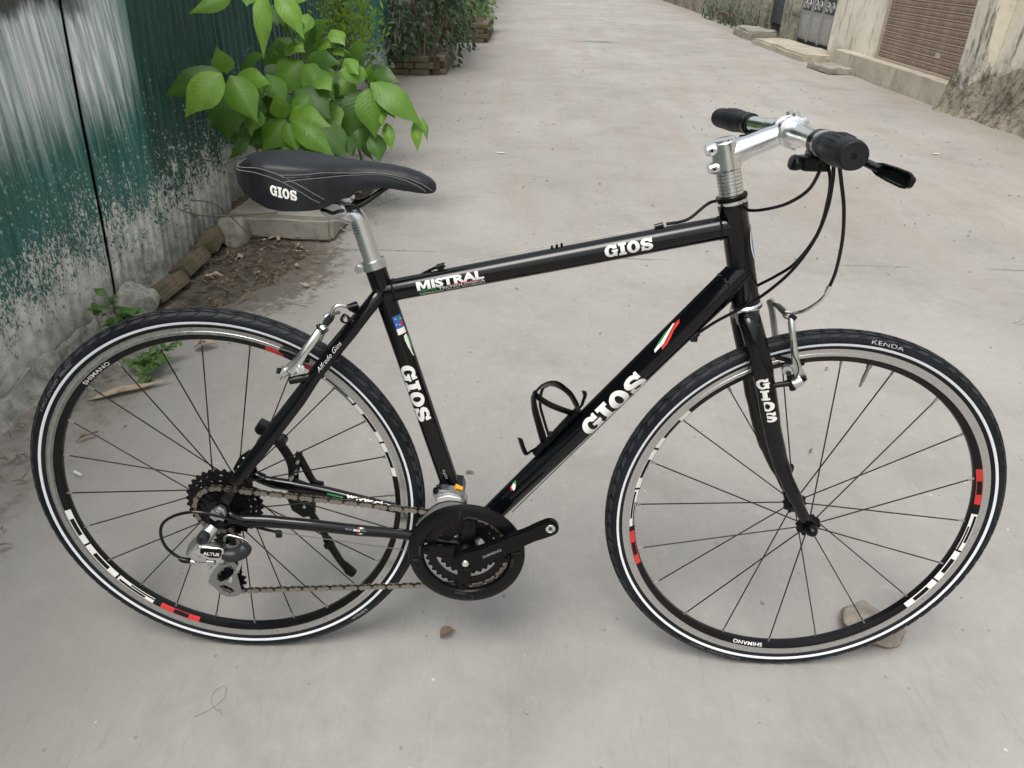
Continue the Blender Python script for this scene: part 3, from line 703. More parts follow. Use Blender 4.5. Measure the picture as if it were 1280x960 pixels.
SADX = [(.0885, .010, .9080, .9000), (.0905, .026, .9150, .8960), (.096, .042, .9215, .8880), (.108, .056, .9265, .8790), (.125, .067, .9295, .8690), (.145, .0735, .9305, .8605), (.165, .0745, .9300, .8575), (.185, .0725, .9285, .8575), (.205, .0665, .9265, .8580), (.222, .0580, .9245, .8610), (.240, .0470, .9225, .8700), (.258, .0375, .9210, .8800), (.280, .0300, .9190, .8860), (.305, .0250, .9165, .8855), (.330, .0222, .9125, .8820), (.350, .0200, .9065, .8790), (.362, .0175, .9005, .8780), (.369, .0135, .8955, .8785), (.3725, .0080, .8910, .8800)]
def sad(x, t):
    x = max(SADX[0][0], min(SADX[-1][0], x)); i = 0
    while i < len(SADX)-2 and SADX[i+1][0] < x: i += 1
    a, b = SADX[i], SADX[i+1]; f = (x-a[0])/(b[0]-a[0]); f2 = f*f*(3-2*f)*.35+f*.65
    w, zt, zb = (a[k]+(b[k]-a[k])*f2 for k in (1, 2, 3))
    s = -1 if t < 0 else 1; q = abs(t)
    # q 0..1 : top centre -> shoulder (.55) -> bottom of the skirt
    sh = min(.016, (zt-zb)*.42)
    if q < .6:
        u = q/.6; return Vector((x, s*w*.93*sin(u*pi/2*.96), zt-sh*(1-cos(u*pi/2))))
    u = (q-.6)/.4; y0 = w*.93*sin(pi/2*.96)
    return Vector((x, s*(y0+(w-y0)*sin(min(1, u*1.6)*pi/2)-.004*max(0, u-.6)), (zt-sh)+(zb-(zt-sh))*u))
m = MB(); nx, ntt = 70, 36
xs = [SADX[0][0]+(SADX[-1][0]-SADX[0][0])*(.5-.5*cos(pi*i/nx)) for i in range(nx+1)]
vs = []
for x in xs:
    for j in range(ntt+1): vs.append(sad(x, -1+2*j/ntt))
fs = [(i*(ntt+1)+j, i*(ntt+1)+j+1, (i+1)*(ntt+1)+j+1, (i+1)*(ntt+1)+j) for i in range(nx) for j in range(ntt)]
m.add(vs, fs)
# closed underside and ends
vs = []; 
for x in xs:
    a = sad(x, -1); b = sad(x, 1)
    for j in range(5): p = a.lerp(b, j/4); vs.append(p+Vector((0, 0, .010*sin(pi*j/4))))
m.add(vs, [(i*5+j, (i+1)*5+j, (i+1)*5+j+1, i*5+j+1) for i in range(nx) for j in range(4)])
for x in (xs[0], xs[-1]):
    loop = [sad(x, -1+2*j/ntt) for j in range(ntt+1)]; a = loop[0]; b = loop[-1]
    loop += [b.lerp(a, j/4)+Vector((0, 0, .010*sin(pi*j/4))) for j in range(1, 4)]
    m.add(loop, [tuple(range(len(loop)))])
saddle = m.build('saddle', M_LEATHER, bike, 60)
def seam(path, off=.0003, r=.0005, mat=M_THREAD, dash=True, par=saddle):
    pts = smooth_path([Vector((x, t, 0)) for x, t in path], 14)
    P = [sad(p.x, p.y) for p in pts]
    mm = MB()
    cx = Vector((.2, 0, .885))
    P = [p+(p-Vector((p.x, 0, cx.z))).normalized()*off for p in P]
    if dash:
        for i in range(0, len(P)-1):
            a, b = P[i], P[i+1]; L = (b-a).length; n = max(1, int(L/.0024))
            for k in range(n): mm.tube([a.lerp(b, k/n), a.lerp(b, (k+.72)/n)], r, 5)
    else: mm.tube(P, r, 6)
    mm.build('stitching' if dash else 'seam', mat, par)
for sd in (-1, 1):
    s_top = [(.168, sd*.68), (.185, sd*.67), (.200, sd*.655), (.230, sd*.62), (.265, sd*.58), (.300, sd*.57), (.335, sd*.62), (.355, sd*.70), (.366, sd*.86)]
    seam([(.166, sd*.655), (.200, sd*.63), (.230, sd*.585), (.265, sd*.55), (.300, sd*.54), (.337, sd*.58), (.359, sd*.68), (.369, sd*.86)])
    seam([(.172, sd*.715), (.200, sd*.675), (.230, sd*.645), (.265, sd*.61), (.300, sd*.60), (.332, sd*.66), (.350, sd*.76), (.360, sd*.90)])
    seam(s_top, .0002, .0009, M_STEELBLK, False)
    seam([(.110, sd*.28), (.097, sd*.42), (.103, sd*.52), (.118, sd*.575), (.145, sd*.615), (.170, sd*.665), (.200, sd*.77), (.222, sd*.90)])
    seam([(.100, sd*.28), (.091, sd*.45), (.096, sd*.57), (.110, sd*.63), (.135, sd*.655), (.165, sd*.705), (.192, sd*.80), (.216, sd*.93)])
bm = slab_bm(); 
def sadfn(s, t):     # word on the right flank, falling towards the nose
    x = .1525+s*.93; return sad(x, -(.800-t*12+s*1.2))+Vector((-.0002, -.0009, 0))
decal('lettering', bm, sadfn, M_WHITE, saddle, (.002, .002), (.0385/3.86, .0085), (0, -.004))

# ---- crank set
def gear(mb, c, T, pr, ri, y0, y1, arms=0, teeth=.0042, wid=.0):
    n = T*6; vo = []; cx, cz = c
    for i in range(n):
        a = 2*pi*i/n; ph = i % 6; r = pr+(teeth*.62 if ph in (2, 3) else (-teeth*.45 if ph in (0, 5) else teeth*.1)); vo.append((cx+r*cos(a), cz+r*sin(a)))
    vi = [(cx+ri*cos(2*pi*i/n), cz+ri*sin(2*pi*i/n)) for i in range(n)]
    vs = [(x, y0, z) for x, z in vo]+[(x, y0, z) for x, z in vi]+[(x, y1, z) for x, z in vo]+[(x, y1, z) for x, z in vi]
    fs = []
    for i in range(n):
        j = (i+1) % n
        fs += [(i, j, n+j, n+i), (2*n+j, 2*n+i, 3*n+i, 3*n+j), (j, i, 2*n+i, 2*n+j), (n+i, n+j, 3*n+j, 3*n+i)]
    mb.add(vs, fs)
CR = (BB.x+.001, BB.z)
cs = MB()
for k in range(4):      # spider arms
    a = radians(85+90*k); d = Vector((cos(a), 0, sin(a))); q = Vector((-sin(a), 0, cos(a)))
    P = Vector((CR[0], 0, CR[1]))
    cs.prism([pt2(P+d*.010+q*.016), pt2(P+d*.030+q*.013), pt2(P+d*.058+q*.011), pt2(P+d*.076+q*.008), pt2(P+d*.078), pt2(P+d*.076-q*.008), pt2(P+d*.058-q*.011), pt2(P+d*.030-q*.013), pt2(P+d*.010-q*.016)], -.056, -.049, .001)
cs.lathe([(.012, -.0665), (.0185, -.066), (.0215, -.062), (.0225, -.049), (.017, -.036), (.012, -.034)], (CR[0], 0, CR[1]), seg=32)
crank = cs.build('crankset', M_SATIN, bike)
for (T, pr, ri, y, nm) in ((46, .0925, .0755, -.0505, 'chainring'), (36, .0720, .0560, -.0445, 'chainring'), (26, .0525, .0350, -.0375, 'chainring')):
    m = MB(); gear(m, CR, T, pr, ri, y-.0012, y+.0012); 
    if T == 36:
        for k in range(4):
            a = radians(85+90*k); P = Vector((CR[0], 0, CR[1])); d = Vector((cos(a), 0, sin(a))); m.lathe([(.006, y-.004), (.006, y+.003)], P+d*.055, seg=12)
    if T == 26: m.lathe([(.034, y-.001), (.040, y-.001), (.040, y+.001), (.034, y+.001)], (CR[0], 0, CR[1]), seg=40, closed=True)
    m.build(nm, M_STEELBLK, crank)
m = MB().lathe([(.0765, -.0560), (.0785, -.0590), (.0860, -.0600), (.0955, -.0585), (.1015, -.0555), (.1025, -.0525), (.1010, -.0500), (.0960, -.0515), (.0860, -.0540), (.0785, -.0540)], (CR[0], 0, CR[1]), seg=120, closed=True)
g = m.build('chain_guard', M_PLAST, crank)
for k in range(4):
    a = radians(85+90*k-2)
    P = Vector((CR[0]+.081*cos(a), -.0605, CR[1]+.081*sin(a))); MB().box(P, (.004, .0035, .020), Matrix.Rotation(pi/2-a+pi/2, 3, 'Y'), .0012).build('guard_clip', M_DARKPL, g)
    a2 = a+radians(14); P = Vector((CR[0]+.089*cos(a2), -.0605, CR[1]+.089*sin(a2))); MB().box(P, (.003, .0025, .011), Matrix.Rotation(pi/2-a2, 3, 'Y'), .001).build('guard_clip', M_DARKPL, g)
for k in range(4):
    a = radians(85+90*k); MB().lathe([(.0, -.0590), (.0040, -.0585), (.0042, -.0560)], (CR[0]+.070*cos(a), 0, CR[1]+.070*sin(a)), seg=12).build('chainring_bolt', M_SATIN, crank)
ca = radians(29.6); d = Vector((cos(ca), 0, sin(ca))); q = Vector((-sin(ca), 0, cos(ca))); P = Vector((CR[0], 0, CR[1]))
out = [P-d*.021+q*.004, P-d*.016+q*.016, P+d*.002+q*.0215, P+d*.035+q*.0165, P+d*.100+q*.0150, P+d*.125+q*.0140, P+d*.148+q*.0155, P+d*.160+q*.0155]
for i in range(1, 9): a = pi/2-pi*i/9; out.append(P+d*(.1620+.0155*cos(a))+q*(.0155*sin(a)))
out += [P+d*.160-q*.0155, P+d*.148-q*.0150, P+d*.125-q*.0130, P+d*.100-q*.0145, P+d*.035-q*.0170, P+d*.002-q*.0215, P-d*.016-q*.016, P-d*.021-q*.004]
bm = bmesh.new(); f = bm.faces.new([bm.verts.new((p.x, -.0660, p.z)) for p in out]); r_ = bmesh.ops.extrude_face_region(bm, geom=[f])
for gq in r_['geom']:
    if isinstance(gq, bmesh.types.BMVert): gq.co.y = -.0790
bmesh.ops.recalc_face_normals(bm, faces=bm.faces[:])
bmesh.ops.bevel(bm, geom=[e for e in bm.edges if abs(e.verts[0].co.y-e.verts[1].co.y) < 1e-6], offset=.0022, segments=2, affect='EDGES', clamp_overlap=True)
for v in bm.verts: v.co.y -= .006*max(0, (v.co-P).dot(d)/.163)
arm = MB().bm(bm).build('crank_arm', M_SATIN, crank, 30)
E_ = P+d*.1635
MB().lathe([(.0052, -.0855), (.0072, -.0865), (.0080, -.0860), (.0080, -.0840)], E_, seg=24).build('pedal_hole_ring', M_CHROME, arm)
MB().lathe([(.0, -.0850), (.0060, -.0850), (.0060, -.0845)], E_, seg=20).build('pedal_hole', M_ALLOY, arm)
MB().lathe([(.0, -.0855), (.0038, -.0855), (.0038, -.0845)], E_, seg=16).build('pedal_hole', M_STEELBLK, arm)
MB().lathe([(.0, -.0800), (.0030, -.0803), (.0035, -.0820), (.0052, -.0822), (.0062, -.0810), (.0062, -.079)], P, seg=20).build('crank_bolt', M_CHROME, arm)
MB().lathe([(.0115, -.0790), (.0125, -.0808), (.0145, -.0805), (.0150, -.0785)], P, seg=28).build('bolt_washer', M_PLAST, arm)
bm = font_bm('SHIMANO', 1, .0, 0, 1.0); xs = [v.co.x for v in bm.verts]; W_ = max(xs)-min(xs)
tx = .036/W_
decal('lettering', bm, lambda s, t: P+d*(.033+s)+q*(-.004+t)+Vector((0, -.0793-.006*(.033+s)/.163-.0006, 0)), M_DULL if False else M_SILVERP, arm, (0, 0), (tx, .0068))
# far-side crank arm
m = MB(); dl = -d
oo = [P+dl*(-.018)+q*.010, P+dl*.03+q*.015, P+dl*.15+q*.014, P+dl*.176, P+dl*.15-q*.014, P+dl*.03-q*.015, P+dl*(-.018)-q*.010]
m.prism([pt2(p) for p in oo], .062, .074, .002); m.build('crank_arm', M_SATIN, crank)

# ---- cassette
cas = MB().lathe([(.0165, -.0600), (.0190, -.0590), (.0190, -.026), (.016, -.025)], (0, 0, R), seg=24).build('cassette', M_STEELBLK, bike)
for i, T in enumerate((32, 28, 24, 21, 18, 16, 14, 12)):
    pr = .0127/(2*sin(pi/T)); y = -.0290-i*.0042; m = MB()
    gear(m, (0, R), T, pr, pr-.0085 if T > 16 else .017, y-.0009, y+.0009)
    if T > 16:
        for k in range(7):
            a = 2*pi*k/7+i*.35; P_ = Vector((0, 0, R)); dd = Vector((cos(a), 0, sin(a))); qq = Vector((-sin(a), 0, cos(a)))
            m.prism([pt2(P_+dd*.016+qq*.006), pt2(P_+dd*(pr-.008)+qq*.0045), pt2(P_+dd*(pr-.008)-qq*.0045), pt2(P_+dd*.016-qq*.006)], y-.0007, y+.0007)
        for k in range(2):
            pass
    m.build('sprocket', M_STEELBLK, cas)

# ---- chain: every link its own piece
def arcp(c, r, a0, a1, y, n=24): return [Vector((c[0]+r*cos(radians(a0+(a1-a0)*i/n)), y, c[1]+r*sin(radians(a0+(a1-a0)*i/n)))) for i in range(n+1)]
GP = (0.0037, -0.052, 0.2771); TP = (-0.0009, -0.052, 0.1933)
GPc = (GP[0], GP[2]); TPc = (TP[0], TP[2])
path = arcp((0, R), .0425, 84, 292, -.0500)+arcp(GPc, .0215, 55, -40, -.0505)+arcp(TPc, .0255, 140, 277, -.0500)+arcp(CR, .0725, -84, 84, -.0445, 40)
path.append(path[0])
pins = [path[0]]; i = 0; cur = path[0]; acc = 0; want = .0127
seglen = [(path[k+1]-path[k]).length for k in range(len(path)-1)]; total = sum(seglen); nl = int(round(total/want)); nl -= nl % 2; want = total/nl
dist = 0; k = 0; pins = []
for j in range(nl):
    tgt = j*want
    while k < len(seglen)-1 and dist+seglen[k] < tgt: dist += seglen[k]; k += 1
    pins.append(path[k].lerp(path[k+1], (tgt-dist)/max(1e-9, seglen[k])))
def link_mesh(outer):
    m = MB(); L = want; y = .0034 if outer else .0023; hh = .0047 if outer else .0038
    ol = [(0+hh*cos(a), hh*sin(a)) for a in [pi/2+pi*i/6 for i in range(7)]]+[(L*.35, -hh*.68), (L*.65, -hh*.68)]+[(L+hh*cos(a), hh*sin(a)) for a in [-pi/2+pi*i/6 for i in range(7)]]+[(L*.65, hh*.62), (L*.35, hh*.62)]
    for s in (-1, 1): m.prism(ol, s*y-.0005, s*y+.0005)
    if not outer:
        for x in (0, L): m.lathe([(.0036, -.0018), (.0036, .0018)], (x, 0, 0), seg=10)
    else:
        for x in (0, L): m.lathe([(.0017, -.0042), (.0017, .0042)], (x, 0, 0), seg=8)
    return m.mesh('chain_link', M_CHAIN, 30)
lm = (link_mesh(True), link_mesh(False)); lm[1].materials[0] = M_CHAIND
m = MB().box((0, 0, 0), (.001, .001, .001)); 
chain = empty('chain', None, None, (0, 0, 0), parent=bike)
for j in range(nl):
    a, b = pins[j], pins[(j+1) % nl]; dv = b-a
    o = link('chain_link', lm[j % 2], chain); o.location = a; o.rotation_euler = (0, atan2(-dv.z, dv.x), 0)

# ---- rear derailleur
def plate(name, px, mat, parent, y0, y1, bev=.0008): return MB().prism([pt2(p) for p in px], y0, y1, bev).build(name, mat, parent, 30)
rd = plate('rear_derailleur', [(-0.0048, -0.08, 0.3555), (0.003, -0.08, 0.3637), (0.0129, -0.08, 0.3673), (0.02, -0.08, 0.3612), (0.0212, -0.08, 0.3501), (0.0157, -0.08, 0.3387), (0.008, -0.08, 0.3417), (0.0008, -0.08, 0.3382), (-0.0062, -0.08, 0.3459)], M_ALLOY, bike, -.080, -.070, .001)
MB().lathe([(.0, -.0815), (.0020, -.0815), (.0026, -.0830), (.0050, -.0830), (.0055, -.0800)], (-0.0294, 0, 0.3048)[0:1]+(0,)+(0.0097, -0.081, 0.3607)[2:3], seg=16)
def lathe_at(name, P, prof, mat, parent, seg=20): return MB().lathe(prof, (P[0], 0, P[2]), seg=seg).build(name, mat, parent)
lathe_at('bolt', (0.0101, -0.082, 0.3606), [(.0, -.0805), (.0018, -.0808), (.0024, -.0825), (.0048, -.0825), (.0052, -.0795)], M_ALLOY, rd)
plate('hanger_link', [(-0.0096, -0.075, 0.3359), (0.0124, -0.075, 0.3384), (0.0195, -0.075, 0.3306), (0.0075, -0.075, 0.322), (-0.0121, -0.075, 0.318), (-0.0148, -0.075, 0.3276)], M_PLAST, rd, -.077, -.066)
MB().tube([(-0.0052, -0.07, 0.3229), (-0.0167, -0.08, 0.3099), (-0.0208, -0.09, 0.3056)], [.0115, .0125, .0125], 24).build('knuckle', M_ALLOY, rd)
lathe_at('bolt', (-0.0162, -0.1, 0.3139), [(.0, -.0985), (.0028, -.0985), (.0032, -.1010), (.0085, -.1010), (.0098, -.0990), (.0098, -.085)], M_DARKPL, rd)
MB().tube([(-0.0238, -0.085, 0.3035), (-0.0383, -0.085, 0.2881), (-0.0426, -0.085, 0.278), (-0.0361, -0.085, 0.2665)], [.0120, .0110, .0115, .008], 16).build('barrel_body', M_ALLOY, rd)
pl = plate('parallelogram', [(-0.0292, -0.095, 0.2942), (-0.0244, -0.095, 0.2993), (0.0117, -0.095, 0.2966), (0.0165, -0.095, 0.2927), (0.0129, -0.095, 0.2761), (0.0068, -0.095, 0.2708), (-0.011, -0.095, 0.2701), (-0.03, -0.095, 0.2794), (-0.0331, -0.095, 0.2859)], M_CHROME, rd, -.097, -.080, .002)
plate('name_panel', [(-0.0227, -0.098, 0.2935), (-0.0196, -0.098, 0.296), (0.0112, -0.098, 0.2948), (0.0135, -0.098, 0.2916), (0.0105, -0.098, 0.2799), (0.006, -0.098, 0.2764), (-0.0089, -0.098, 0.2767), (-0.0239, -0.098, 0.2852)], M_SATIN, rd, -.0978, -.0955, .0005)
bm = font_bm('ALTUS', 1, .03, .2); xs = [v.co.x for v in bm.verts]; W_ = max(xs)-min(xs); P_ = Vector((-0.0186, -0.0985, 0.2833)); Q_ = Vector((0.0095, -0.0985, 0.2811)); dd = (Q_-P_).normalized()
decal('lettering', bm, lambda s, t: P_+dd*s+Vector((0, 0, t)), M_WHITE, rd, (0, 0), ((Q_-P_).length/W_, .0085))
MB().tube(smooth_path([(0.0068, -0.088, 0.2805), (0.0244, -0.086, 0.2746), (0.0399, -0.082, 0.2789), (0.048, -0.078, 0.2895)], 4), [.0085, .009, .0105, .0115, .012, .012, .012, .0125, .013, .013, .0125, .0115, .010], 16).build('pivot_arm', M_DARKPL, rd)
plate('limit_bracket', [(-0.0204, -0.09, 0.2659), (-0.0055, -0.09, 0.2648), (-0.0067, -0.09, 0.2564), (-0.0125, -0.09, 0.2544), (-0.0134, -0.09, 0.2476), (-0.019, -0.09, 0.2474), (-0.0191, -0.09, 0.2559)], M_ALLOY, rd, -.092, -.082, .001)
# cage: outer plate with two openings, built as ribs
ring = [(0.0072, -0.068, 0.2889), (0.0083, -0.068, 0.2973), (0.0144, -0.068, 0.3017), (0.0251, -0.068, 0.2996), (0.0383, -0.068, 0.2951), (0.0483, -0.068, 0.2872)]
MB().tube(smooth_path(ring, 4), .0022, 8, ry=[.0009]*21, up=(0, 1, 0)).build('upper_cage_loop', M_ALLOY, rd)
MB().tube(smooth_path([(0.0107, -0.068, 0.284), (0.0153, -0.068, 0.2775), (0.0279, -0.068, 0.278)], 4), .0030, 8, ry=[.0009]*9, up=(0, 1, 0)).build('upper_cage_loop', M_ALLOY, rd)
o1 = [(0.0026, -0.066, 0.2397), (0.0146, -0.066, 0.2454), (0.0217, -0.066, 0.2353), (0.0185, -0.066, 0.2213), (0.0199, -0.066, 0.1985), (0.0229, -0.066, 0.1772), (0.015, -0.066, 0.1706), (-0.0027, -0.066, 0.1672), (-0.0162, -0.066, 0.1738), (-0.0269, -0.066, 0.1895), (-0.0356, -0.066, 0.198), (-0.0291, -0.066, 0.2141), (-0.02, -0.066, 0.2284), (-0.0087, -0.066, 0.2393)]
h1 = [(0.0106, -0.066, 0.2366), (0.0152, -0.066, 0.2281), (0.011, -0.066, 0.2175), (-0.0004, -0.066, 0.2065), (-0.0125, -0.066, 0.2007), (-0.0189, -0.066, 0.2057), (-0.0158, -0.066, 0.2182), (-0.0056, -0.066, 0.2308)]
h2 = [(-0.0166, -0.066, 0.1917), (-0.0063, -0.066, 0.1939), (0.0056, -0.066, 0.1872), (0.0105, -0.066, 0.1803), (0.0014, -0.066, 0.1763), (-0.0094, -0.066, 0.1813)]
bm = curve_mesh([[pt2(p) for p in o1], [pt2(p) for p in h1], [pt2(p) for p in h2]])
for v in bm.verts: v.co = Vector((v.co.x, -.0665, v.co.y))
r_ = bmesh.ops.extrude_face_region(bm, geom=bm.faces[:])
for gq in r_['geom']:
    if isinstance(gq, bmesh.types.BMVert): gq.co.y += .0022
MB().bm(bm).build('cage_plate', M_ALLOYD, rd, 30)
plate('cage_rib', [(0.0235, -0.068, 0.2438), (0.0322, -0.068, 0.2459), (0.0383, -0.068, 0.2615), (0.0299, -0.068, 0.2612)], M_ALLOY, rd, -.068, -.066, .0004)
plate('cage_rib', [(0.0166, -0.068, 0.2228), (0.0223, -0.068, 0.223), (0.0377, -0.068, 0.2564), (0.0307, -0.068, 0.2561)], M_ALLOY, rd, -.0685, -.066, .0004)
lathe_at('bolt', (0.0059, -0.068, 0.2057), [(.0, -.0710), (.0030, -.0708), (.0042, -.0690), (.0042, -.066)], M_CHROME, rd)
for c_, T in ((GPc, 11), (TPc, 13)):
    m = MB(); gear(m, c_, T, .0205 if T == 11 else .0245, .004, -.0515, -.0485, teeth=.0055)
    m.build('jockey_wheel', M_PLAST, rd)
plate('cage_plate', [(-0.0036, -0.043, 0.2787), (0.0228, -0.043, 0.2763), (0.0251, -0.043, 0.2489), (0.0077, -0.043, 0.1554), (-0.0247, -0.043, 0.1541), (-0.0359, -0.043, 0.1792), (-0.0044, -0.043, 0.2303)], M_STEELBLK, rd, -.0445, -.043, .0003)
MB().tube([(-0.0698, -0.082, 0.2612), (-0.0634, -0.082, 0.2581), (-0.0526, -0.082, 0.2568), (-0.0499, -0.082, 0.2561)], [.0035, .0050, .0050, .0035], 14).build('barrel_adjuster', M_PLAST, rd)
MB().tube([(-0.0498, -0.082, 0.2569), (-0.0432, -0.082, 0.2546)], [.0055, .0055], 14).build('barrel_adjuster', M_ALLOY, rd)
MB().tube([(-0.0426, -0.083, 0.2563), (-0.0145, -0.09, 0.2594), (0.0126, -0.09, 0.2571), (0.0307, -0.08, 0.2329)], .0006, 6).build('gear_cable', M_WIRE, rd)

# ---- front derailleur
fd = plate('front_derailleur', [(0.3646, -0.045, 0.3829), (0.3702, -0.045, 0.3942), (0.3851, -0.045, 0.3948), (0.4067, -0.045, 0.3908), (0.4176, -0.045, 0.3833), (0.423, -0.045, 0.3707), (0.4203, -0.045, 0.3609), (0.3903, -0.045, 0.3678), (0.3698, -0.045, 0.3703)], M_ALLOYD, bike, -.050, -.028, .003)
plate('clamp', [(0.3725, -0.03, 0.3881), (0.4123, -0.03, 0.3831), (0.4164, -0.03, 0.3687), (0.3695, -0.03, 0.367)], M_SATIN, fd, -.030, .022, .003)
plate('link_arm', [(0.3722, -0.053, 0.382), (0.3912, -0.053, 0.3874), (0.4128, -0.053, 0.3835), (0.4141, -0.053, 0.3771), (0.3911, -0.053, 0.3779), (0.3735, -0.053, 0.3724)], M_CHROME, fd, -.055, -.050, .001)
lathe_at('bolt', (0.3702, -0.045, 0.3926), [(.0, -.0540), (.0040, -.0535), (.0050, -.0500), (.005, -.045)], M_SATIN, fd)
MB().tube([(0.4018, -0.035, 0.3875), (0.4045, -0.035, 0.394), (0.4141, -0.035, 0.3895)], [.0035, .005, .0035], 8).build('tension_tab', M_YELLOW, fd)
cage = [(0.4222, -0.052, 0.364), (0.3977, -0.052, 0.3679), (0.3745, -0.052, 0.3606), (0.3538, -0.052, 0.3436), (0.3368, -0.052, 0.3233)]
MB().tube(smooth_path(cage, 5), [.0030+.0045*sin(pi*min(1, i/16)) for i in range(21)], 10, ry=[.0012]*21, up=(0, 1, 0)).build('cage_plate', M_ALLOYD, fd)
cage = [(0.421, -0.036, 0.3566), (0.3962, -0.036, 0.3605), (0.3727, -0.036, 0.3531), (0.3516, -0.036, 0.3359), (0.3387, -0.036, 0.3205)]
MB().tube(smooth_path(cage, 5), [.0030+.0040*sin(pi*min(1, i/16)) for i in range(21)], 10, ry=[.0012]*21, up=(0, 1, 0)).build('cage_plate', M_ALLOYD, fd)

# ---- brakes
def brake(name, near, far, pads, link_pts, boot):
    b = MB().tube(smooth_path(near[0], 4), [q*1.22 for q in near[1]], 14, ry=[.0046]*len(near[1]), up=(0, 1, 0)).build('rim_brake', M_POST, bike)
    MB().tube(smooth_path(far[0], 4), [q*1.25 for q in far[1]], 14, ry=[.0046]*len(far[1]), up=(0, 1, 0)).build('brake_arm', M_POST, b)
    for p, bb in pads:
        P_ = Vector(p); MB().tube([P_-Vector(bb)*.022, P_-Vector(bb)*.018, P_+Vector(bb)*.024, P_+Vector(bb)*.028], [.003, .0058, .0058, .004], 12, ry=[.004]*4, up=(0, 1, 0)).build('brake_pad', M_PLAST, b)
    for q in link_pts:
        MB().tube(q[0], q[1], 12).build(q[2], q[3], b)
    return b
n5 = 17
brake('f', ([(0.9158, -0.032, 0.7145), (0.9178, -0.04, 0.6954), (0.9266, -0.044, 0.6606), (0.9344, -0.046, 0.635), (0.9441, -0.046, 0.6163)], [.0040, .0042, .0044, .0044, .0044, .0044, .0044, .0046, .0046, .0048, .0050, .0055, .006, .0065, .0075, .0085, .0080]),
      ([(0.9038, 0.032, 0.7155), (0.9138, 0.038, 0.6909), (0.9247, 0.042, 0.658), (0.9348, 0.044, 0.6263)], [.0045]*13),
      [((0.9286, -0.017, 0.6378), (.97, 0, -.22)), ((0.9296, 0.017, 0.6368), (.97, 0, -.22))],
      [([(0.9289, -0.018, 0.6272), (0.9241, -0.036, 0.6277), (0.9189, -0.05, 0.6308)], [.0045, .0075, .0070], 'pad_post', M_ALLOY),
       ([(0.922, -0.046, 0.6278), (0.9205, -0.054, 0.6285)], [.0045, .0040], 'pad_nut', M_DARKPL),
       ([(0.9029, -0.045, 0.6035), (0.9187, -0.045, 0.6068), (0.9319, -0.045, 0.61)], [.0045, .0045, .0065], 'brake_boss', M_STEELBLK),
       ([(0.927, -0.046, 0.6212), (0.935, -0.046, 0.5982)], [.006, .005], 'return_spring', M_STEELBLK),
       ([(0.9328, -0.05, 0.6095), (0.9408, -0.052, 0.6161), (0.9436, -0.053, 0.6194)], [.0085, .0078, .0060], 'pivot_cover', M_ALLOY),
       ([(0.944, -0.052, 0.619), (0.9476, -0.054, 0.6227)], [.0055, .0045], 'pivot_bolt', M_PLAST),
       ([(0.9056, -0.034, 0.7199), (0.9055, -0.02, 0.7192), (0.9095, 0.01, 0.7161), (0.9071, 0.03, 0.7149)], [.0034, .0050, .0046, .0024], 'cable_boot', M_DARKPL),
       ([(0.9028, -0.02, 0.7204), (0.9083, -0.03, 0.7123), (0.9172, -0.034, 0.7101)], [.0022, .0034, .0030], 'noodle_holder', M_CHAIN),
       ([(0.9136, -0.034, 0.7164), (0.9212, -0.036, 0.7109)], [.0040, .0045], 'arm_bolt', M_STEELBLK),
       ([(0.9003, 0.026, 0.7173), (0.9081, 0.038, 0.7164)], [.0050, .0045], 'arm_bolt', M_ALLOY)], None)
MB().tube(smooth_path([(0.9169, -0.05, 0.6822), (0.921, -0.053, 0.6613), (0.9282, -0.056, 0.6496), (0.9328, -0.058, 0.6346), (0.9302, -0.056, 0.6189)], 5), .0010, 6).build('return_spring', M_STEELBLK, bike)
